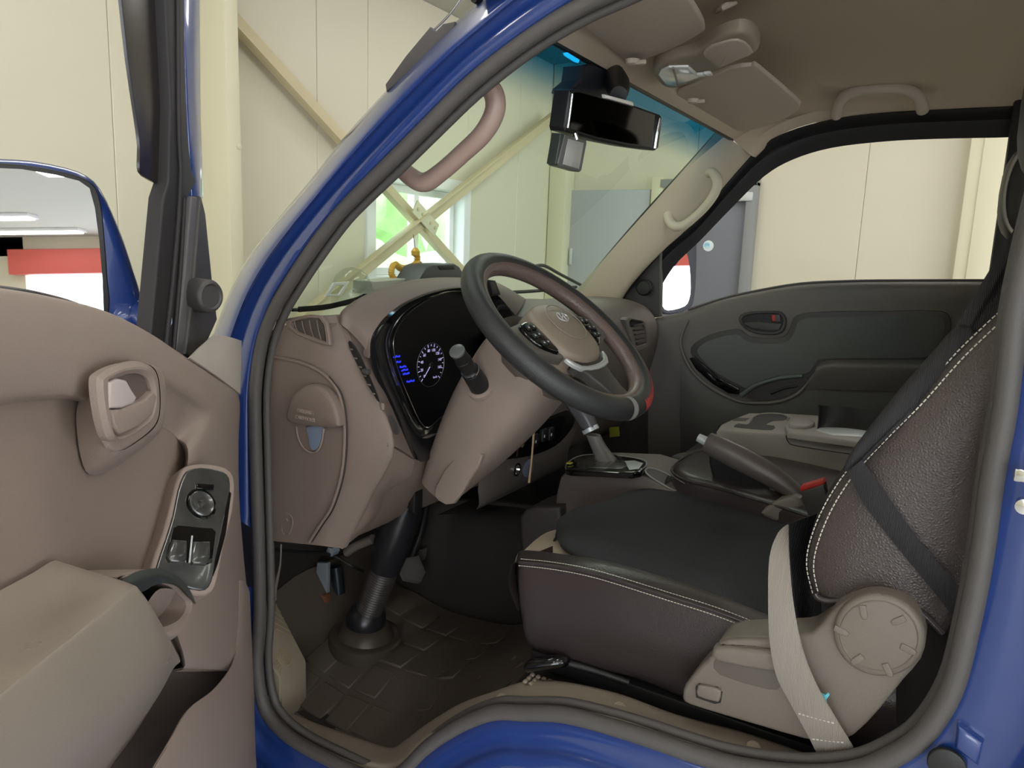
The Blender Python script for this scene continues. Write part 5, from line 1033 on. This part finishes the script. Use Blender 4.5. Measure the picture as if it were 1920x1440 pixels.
link('lower_trim', patch([[Y(a, b+3, 1.480) for a, b in swoop[1:]], [Y(a, b+40, 1.472) for a, b in swoop[1:]], [Y(a+(0), 850, 1.474) for a, b in swoop[1:]], [Y(a, 940, 1.48) for a, b in swoop[1:]]], 4, 4), mat('lower_trim_grey', (80, 77, 74), .5, bump=.3, bs=900), pdr)
link('armrest', patch([[Y(1530, 688, 1.478), Y(1550, 676, 1.478), Y(1620, 675, 1.478), Y(1745, 675, 1.478), Y(1850, 677, 1.478)], [Y(1528, 694, 1.45), Y(1548, 684, 1.44), Y(1620, 683, 1.44), Y(1745, 684, 1.44), Y(1850, 686, 1.44)], [Y(1524, 706, 1.45), Y(1548, 697, 1.44), Y(1620, 697, 1.44), Y(1745, 699, 1.44), Y(1850, 700, 1.44)], [Y(1510, 730, 1.47), Y(1546, 730, 1.465), Y(1620, 732, 1.465), Y(1745, 735, 1.465), Y(1850, 738, 1.465)]], 4, 4), DKGREY, pdr)
hb2 = link('handle_bowl', frame_mesh(spl([Y(*q, 1.472) for q in ((1385, 602), (1396, 586), (1450, 583), (1468, 588), (1474, 604), (1466, 624), (1440, 628), (1406, 622))], 3, True), spl([Y(*q, 1.472) for q in ((1392, 603), (1402, 591), (1450, 588), (1463, 592), (1467, 604), (1460, 619), (1440, 622), (1408, 617))], 3, True), -YA, .012, .003), CHARC, pdr)
link('bowl_back', slab([Y(*q, 1.479) for q in ((1392, 603), (1402, 591), (1450, 588), (1463, 592), (1467, 604), (1460, 619), (1440, 622), (1408, 617))], -YA, .004, 0, 3), BLACKP, hb2)
link('finger_plate', slab([Y(*q, 1.473) for q in ((1394, 606), (1420, 603), (1466, 607), (1460, 619), (1440, 621), (1410, 616))], -YA, .006, .002), CHARC, hb2)
link('release_lever', slab([Y(*q, 1.470) for q in ((1444, 590), (1462, 590), (1464, 604), (1446, 604))], -YA, .008, .002), mat('lever_dark', (60, 56, 54), .4), hb2)
link('lock_mark', slab([Y(*q, 1.4695) for q in ((1447, 591), (1453, 590), (1453, 602), (1448, 602))], -YA, .006, .001), RED, hb2)
link('window_switch', slab([Y(*q, 1.474) for q in ((1292, 672), (1302, 668), (1320, 684), (1350, 710), (1386, 728), (1384, 740), (1366, 738), (1336, 720), (1304, 692))], -YA, .01, .003, 1), GLOSS, pdr)
link('pull_bar', tube([Y(*q, 1.462) for q in ((1390, 742), (1408, 728), (1425, 720), (1462, 709), (1505, 705))], [.008, .007, .006, .006, .006], 5, seg=12), mat('pull_green_grey', (88, 94, 92), .4), pdr)
link('pull_cup', slab([Y(*q, 1.4775) for q in ((1400, 744), (1420, 728), (1450, 718), (1506, 708), (1512, 716), (1490, 734), (1460, 746), (1425, 750))], -YA, .004, 0, 3), CHARC, pdr)
link('cup_blade', tube([Y(*q, 1.474) for q in ((1445, 738), (1470, 728), (1495, 724))], .004, 4, seg=8), BLACKP, pdr)
pg = link('mirror_gusset', slab([Y(*q, 1.50) for q in ((1150, 584), (1158, 574), (1200, 520), (1238, 468), (1240, 500), (1238, 594), (1222, 596))], -YA, .02, .003), CHARC, pdr)
link('tweeter_grille', lathe([(.028, -.005), (.028, .004), (.023, .008), (.021, .006), (0, .007)], Y(1208, 539, 1.482), -YA, 28), BLACKP, pg)
link('gusset_strip', tube([Y(1239, 470, 1.48), Y(1238, 540, 1.48), Y(1238, 592, 1.48)], .005, 3, seg=8), RUBBER, pdr)
link('door_shell', patch([[V((x, 1.56, z)) for z in (.62, 1.0, 1.36)] for x in (-1.1, -.4, .1)], 2, 2, thick=.01), BLUE, pdr)
# passenger mirror
m2 = Y(1272, 515, 1.70); d2_ = (m2-CAM).normalized(); MN2 = (V((.97, .10, .065)).normalized()-d2_).normalized()
def M2(l, off=0): return [onp(a, b, m2+MN2*off, MN2) for a, b in l]
mi = thing('side_mirror', 'narrow upright passenger side mirror outside the far window', 'side mirror', m2, 'side mirrors')
link('housing', slab(M2([(1238, 470), (1250, 452), (1270, 443), (1300, 442), (1307, 452), (1306, 520), (1302, 562), (1294, 578), (1270, 588), (1244, 588), (1238, 570), (1236, 520)]), MN2, .07, .004, 2), mat('mirror_shell_dark', (40, 44, 66), .3), mi)
link('glass', slab(M2([(1242, 490), (1250, 466), (1262, 457), (1278, 458), (1287, 472), (1293, 500), (1295, 540), (1292, 562), (1284, 574), (1262, 581), (1246, 580), (1241, 560)], .003), MN2, .003, 0, 2), MIRR, mi)
link('mount_arm', tube([m2+V((-.03, -.02, .05)), Y(1272, 446, 1.6), Y(1262, 440, 1.54)], [.03, .035, .04], 4, seg=14), BLACKP, mi)

# ================================================================= OVERHEAD
for nm, lab, o, z in (('sun_visor', 'taupe driver sun visor, nearest folded flat under the headliner', [(1073, 40), (1085, 44), (1175, 117), (1192, 116), (1251, 98), (1312, 66), (1321, 55), (1312, 30), (1280, -18), (1240, -60), (1110, -60), (1060, -10)], 1.980),
                      ('sun_visor', 'taupe passenger sun visor, farther one folded flat under the headliner', [(1268, 180), (1290, 166), (1362, 132), (1408, 125), (1424, 129), (1494, 188), (1500, 200), (1490, 212), (1462, 228), (1402, 246), (1360, 240), (1310, 214)], 1.980)):
    v_ = thing(nm, lab, 'sun visor', Z(o[5][0], o[5][1], z), 'sun visors')
    P = [Z(*q, z) for q in o]; link('visor_panel', slab(P, -ZA, .008, .005, 2), VISM, v_)
for c_, par in (((1186, 112), 'sun_visor'), ((1300, 186), 'sun_visor.001')):
    p = Z(*c_, 1.966); link('visor_clip', join(lathe([(.014, 0), (.012, .008), (0, .010)], p, -ZA, 16), box(p+V((.012, 0, -.006)), (.03, .008, .008), .002)), VISM, bpy.data.objects[par])
oc = thing('overhead_console', 'taupe overhead console with map lamp between the sun visors', 'lamp', Z(1320, 120, 1.98))
oo = [(1224, 140), (1228, 128), (1250, 116), (1300, 104), (1326, 88), (1350, 72), (1385, 62), (1408, 67), (1421, 82), (1422, 97), (1402, 108), (1360, 126), (1312, 152), (1268, 166), (1240, 162)]
link('housing', slab([Z(*q, 1.964) for q in oo], -ZA, .022, .010, 3), mat('console_cloth', (150, 136, 120), .55, bump=.3, bs=900), oc)
link('spectacle_box', slab([Z(*q, 1.961) for q in ((1318, 104), (1335, 88), (1372, 76), (1396, 80), (1412, 100), (1398, 108), (1360, 124), (1348, 128), (1330, 116))], -ZA, .005, .004, 2), VISM, oc)
lp = link('lamp_lens', slab([Z(*q, 1.960) for q in ((1234, 142), (1240, 133), (1254, 127), (1290, 126), (1312, 145), (1290, 154), (1268, 162), (1248, 160))], -ZA, .006, .003, 1), LENS, oc)
link('lens_divider', tube([Z(1262, 127, 1.959), Z(1272, 161, 1.959)], .002, 2), TAUPE, lp)
for q in ((1315, 140), (1328, 138)): link('lamp_switch', box(Z(*q, 1.960), (.014, .022, .006), .002), LENS, oc)
def handle(path, r, name, lab, cat, m_, flat=None, loc=None):
    t = thing(name, lab, cat, path[0]); g = link('grip', tube(path, r, 6, seg=18, flat=flat), m_, t)
    d = None
    return t
t = handle([Y(*q, y_) for q, y_ in (((838, 200), .06), ((870, 172), .085), ((900, 158), .11), ((924, 172), .125), ((928, 208), .13), ((906, 250), .13), ((868, 287), .13), ((828, 322), .13), ((796, 342), .13), ((768, 330), .125), ((742, 302), .11), ((720, 270), .07))],
           [.015, .0155, .016, .0165, .0165, .016, .0155, .0155, .0165, .016, .015, .014], 'grab_handle', 'pinkish taupe grab handle on the driver side windshield pillar', 'grab handle', HANDT)
t = handle([Y(*q, y_) for q, y_ in (((1326, 326), 1.45), ((1336, 324), 1.42), ((1345, 340), 1.40), ((1340, 362), 1.40), ((1322, 388), 1.40), ((1300, 409), 1.40), ((1282, 422), 1.40), ((1264, 424), 1.40), ((1253, 410), 1.42), ((1252, 396), 1.45))],
           [.014, .0145, .015, .0145, .0135, .0135, .0145, .015, .0145, .0135], 'grab_handle', 'beige grab handle on the passenger side windshield pillar', 'grab handle', HANDB)
t = handle([Y(*q, y_) for q, y_ in (((1568, 216), 1.42), ((1574, 190), 1.36), ((1600, 172), 1.33), ((1650, 166), 1.32), ((1695, 167), 1.33), ((1722, 182), 1.36), ((1730, 206), 1.42))],
           [.016, .015, .014, .013, .014, .015, .016], 'grab_handle', 'taupe assist handle on the roof edge above the passenger window', 'grab handle', VISM)
hk = thing('coat_hook', 'small taupe hook on the headliner near the top of the frame', 'hook', Z(1362, 12, 2.03))
link('hook', tube([Z(1345, 22, 2.028), Z(1358, 12, 2.02), Z(1380, 6, 2.028)], [.004, .006, .003], 4, seg=10), VISM, hk)
# rear view mirror with dash camera
rn = V((1, -.15, -.12)).normalized(); rp = X(1150, 225, -.60)
def RM(l, off=0): return [onp(a, b, rp+rn*off, rn) for a, b in l]
rm = thing('rear_view_mirror', 'black wide rear view mirror hanging from the windshield header', 'mirror', rp)
ro = [(1070, 170), (1080, 167), (1150, 186), (1196, 199), (1240, 215), (1243, 222), (1236, 278), (1230, 283), (1180, 276), (1120, 264), (1062, 246), (1060, 238)]
link('housing', slab(RM(ro), rn, .035, .006), BLACKP, rm)
link('glass', slab(RM([(1077, 174), (1085, 173), (1150, 191), (1196, 204), (1228, 216), (1222, 274), (1180, 269), (1120, 257), (1069, 241)], .002), rn, .003, 0), mat('dark_mirror', (46, 44, 44), .05, metal=1), rm)
link('chrome_end', tube(RM([(1073, 176), (1068, 215), (1064, 240)], .002), .0025, 3, seg=8), CHROME, rm)
link('chrome_end', tube(RM([(1237, 222), (1231, 250), (1227, 278)], .002), .004, 3, seg=8), CHROME, rm)
link('label_bar', slab(RM([(1135, 177), (1188, 191), (1189, 199), (1136, 184)], .006), rn, .008, .002), mat('bar_white', (220, 216, 208), .5), rm)
link('ball_mount', tube([RM([(1160, 178)], -.01)[0], X(1158, 160, -.63), X(1152, 140, -.655)], [.016, .024, .02], 4, seg=16), BLACKP, rm)
dc = thing('dash_camera', 'dark camera wedge on the shaded glass above the mirror', 'camera', X(1110, 140, -.66))
link('body', slab([X(*q, -.665) for q in ((1092, 122), (1110, 118), (1150, 138), (1152, 178), (1120, 186), (1070, 172), (1072, 164), (1088, 150))], XA, .04, .006), mat('camera_dark', (34, 38, 46), .5), dc)
cs_ = thing('shade_band_light', 'small glowing cyan strip painting light through the windshield shade band', 'sticker', X(1072, 108, -.70))
link('strip', slab([X(*q, -.655) for q in ((1057, 99), (1064, 98), (1087, 112), (1085, 118), (1078, 116), (1059, 104))], XA, .002, .0005), mat('cyan_lit', (20, 190, 250), .5, emit=(10, 170, 240), es=.8), cs_)  # glowing strip paints daylight coming through a gap in the shade band
mn = thing('monitor', 'small silver faced camera monitor hanging under the mirror', 'monitor', X(1070, 288, -.60))
def MM(l, off=0): return [onp(a, b, rp+rn*off, rn) for a, b in l]
link('case', slab(MM([(1060, 252), (1100, 262), (1101, 268), (1091, 320), (1087, 323), (1048, 312), (1046, 306)]), rn, .022, .003), mat('case_grey', (92, 92, 90), .4), mn)
link('case_side', slab(MM([(1052, 250), (1061, 252), (1050, 313), (1042, 308)], -.002), rn, .02, .003), mat('case_green_black', (52, 58, 54), .4), mn)
link('screen', slab(MM([(1066, 260), (1095, 268), (1086, 317), (1056, 308)], .001), rn, .002, .0005), mat('screen_silver', (190, 190, 192), .38, metal=.7), mn)
link('bracket', tube([MM([(1082, 262)], 0)[0], MM([(1078, 250)], -.004)[0]], .005, 2), CHROME, mn)
ytg = thing('yellow_tag', 'small yellow tag low in the dark passenger footwell', 'tag', Y(1152, 808, 1.35))
link('tag', slab(Ys([(1142, 802), (1160, 800), (1161, 818), (1143, 820)], 1.35), -YA, .004, .001), mat('tag_yellow', (150, 148, 40), .6), ytg)
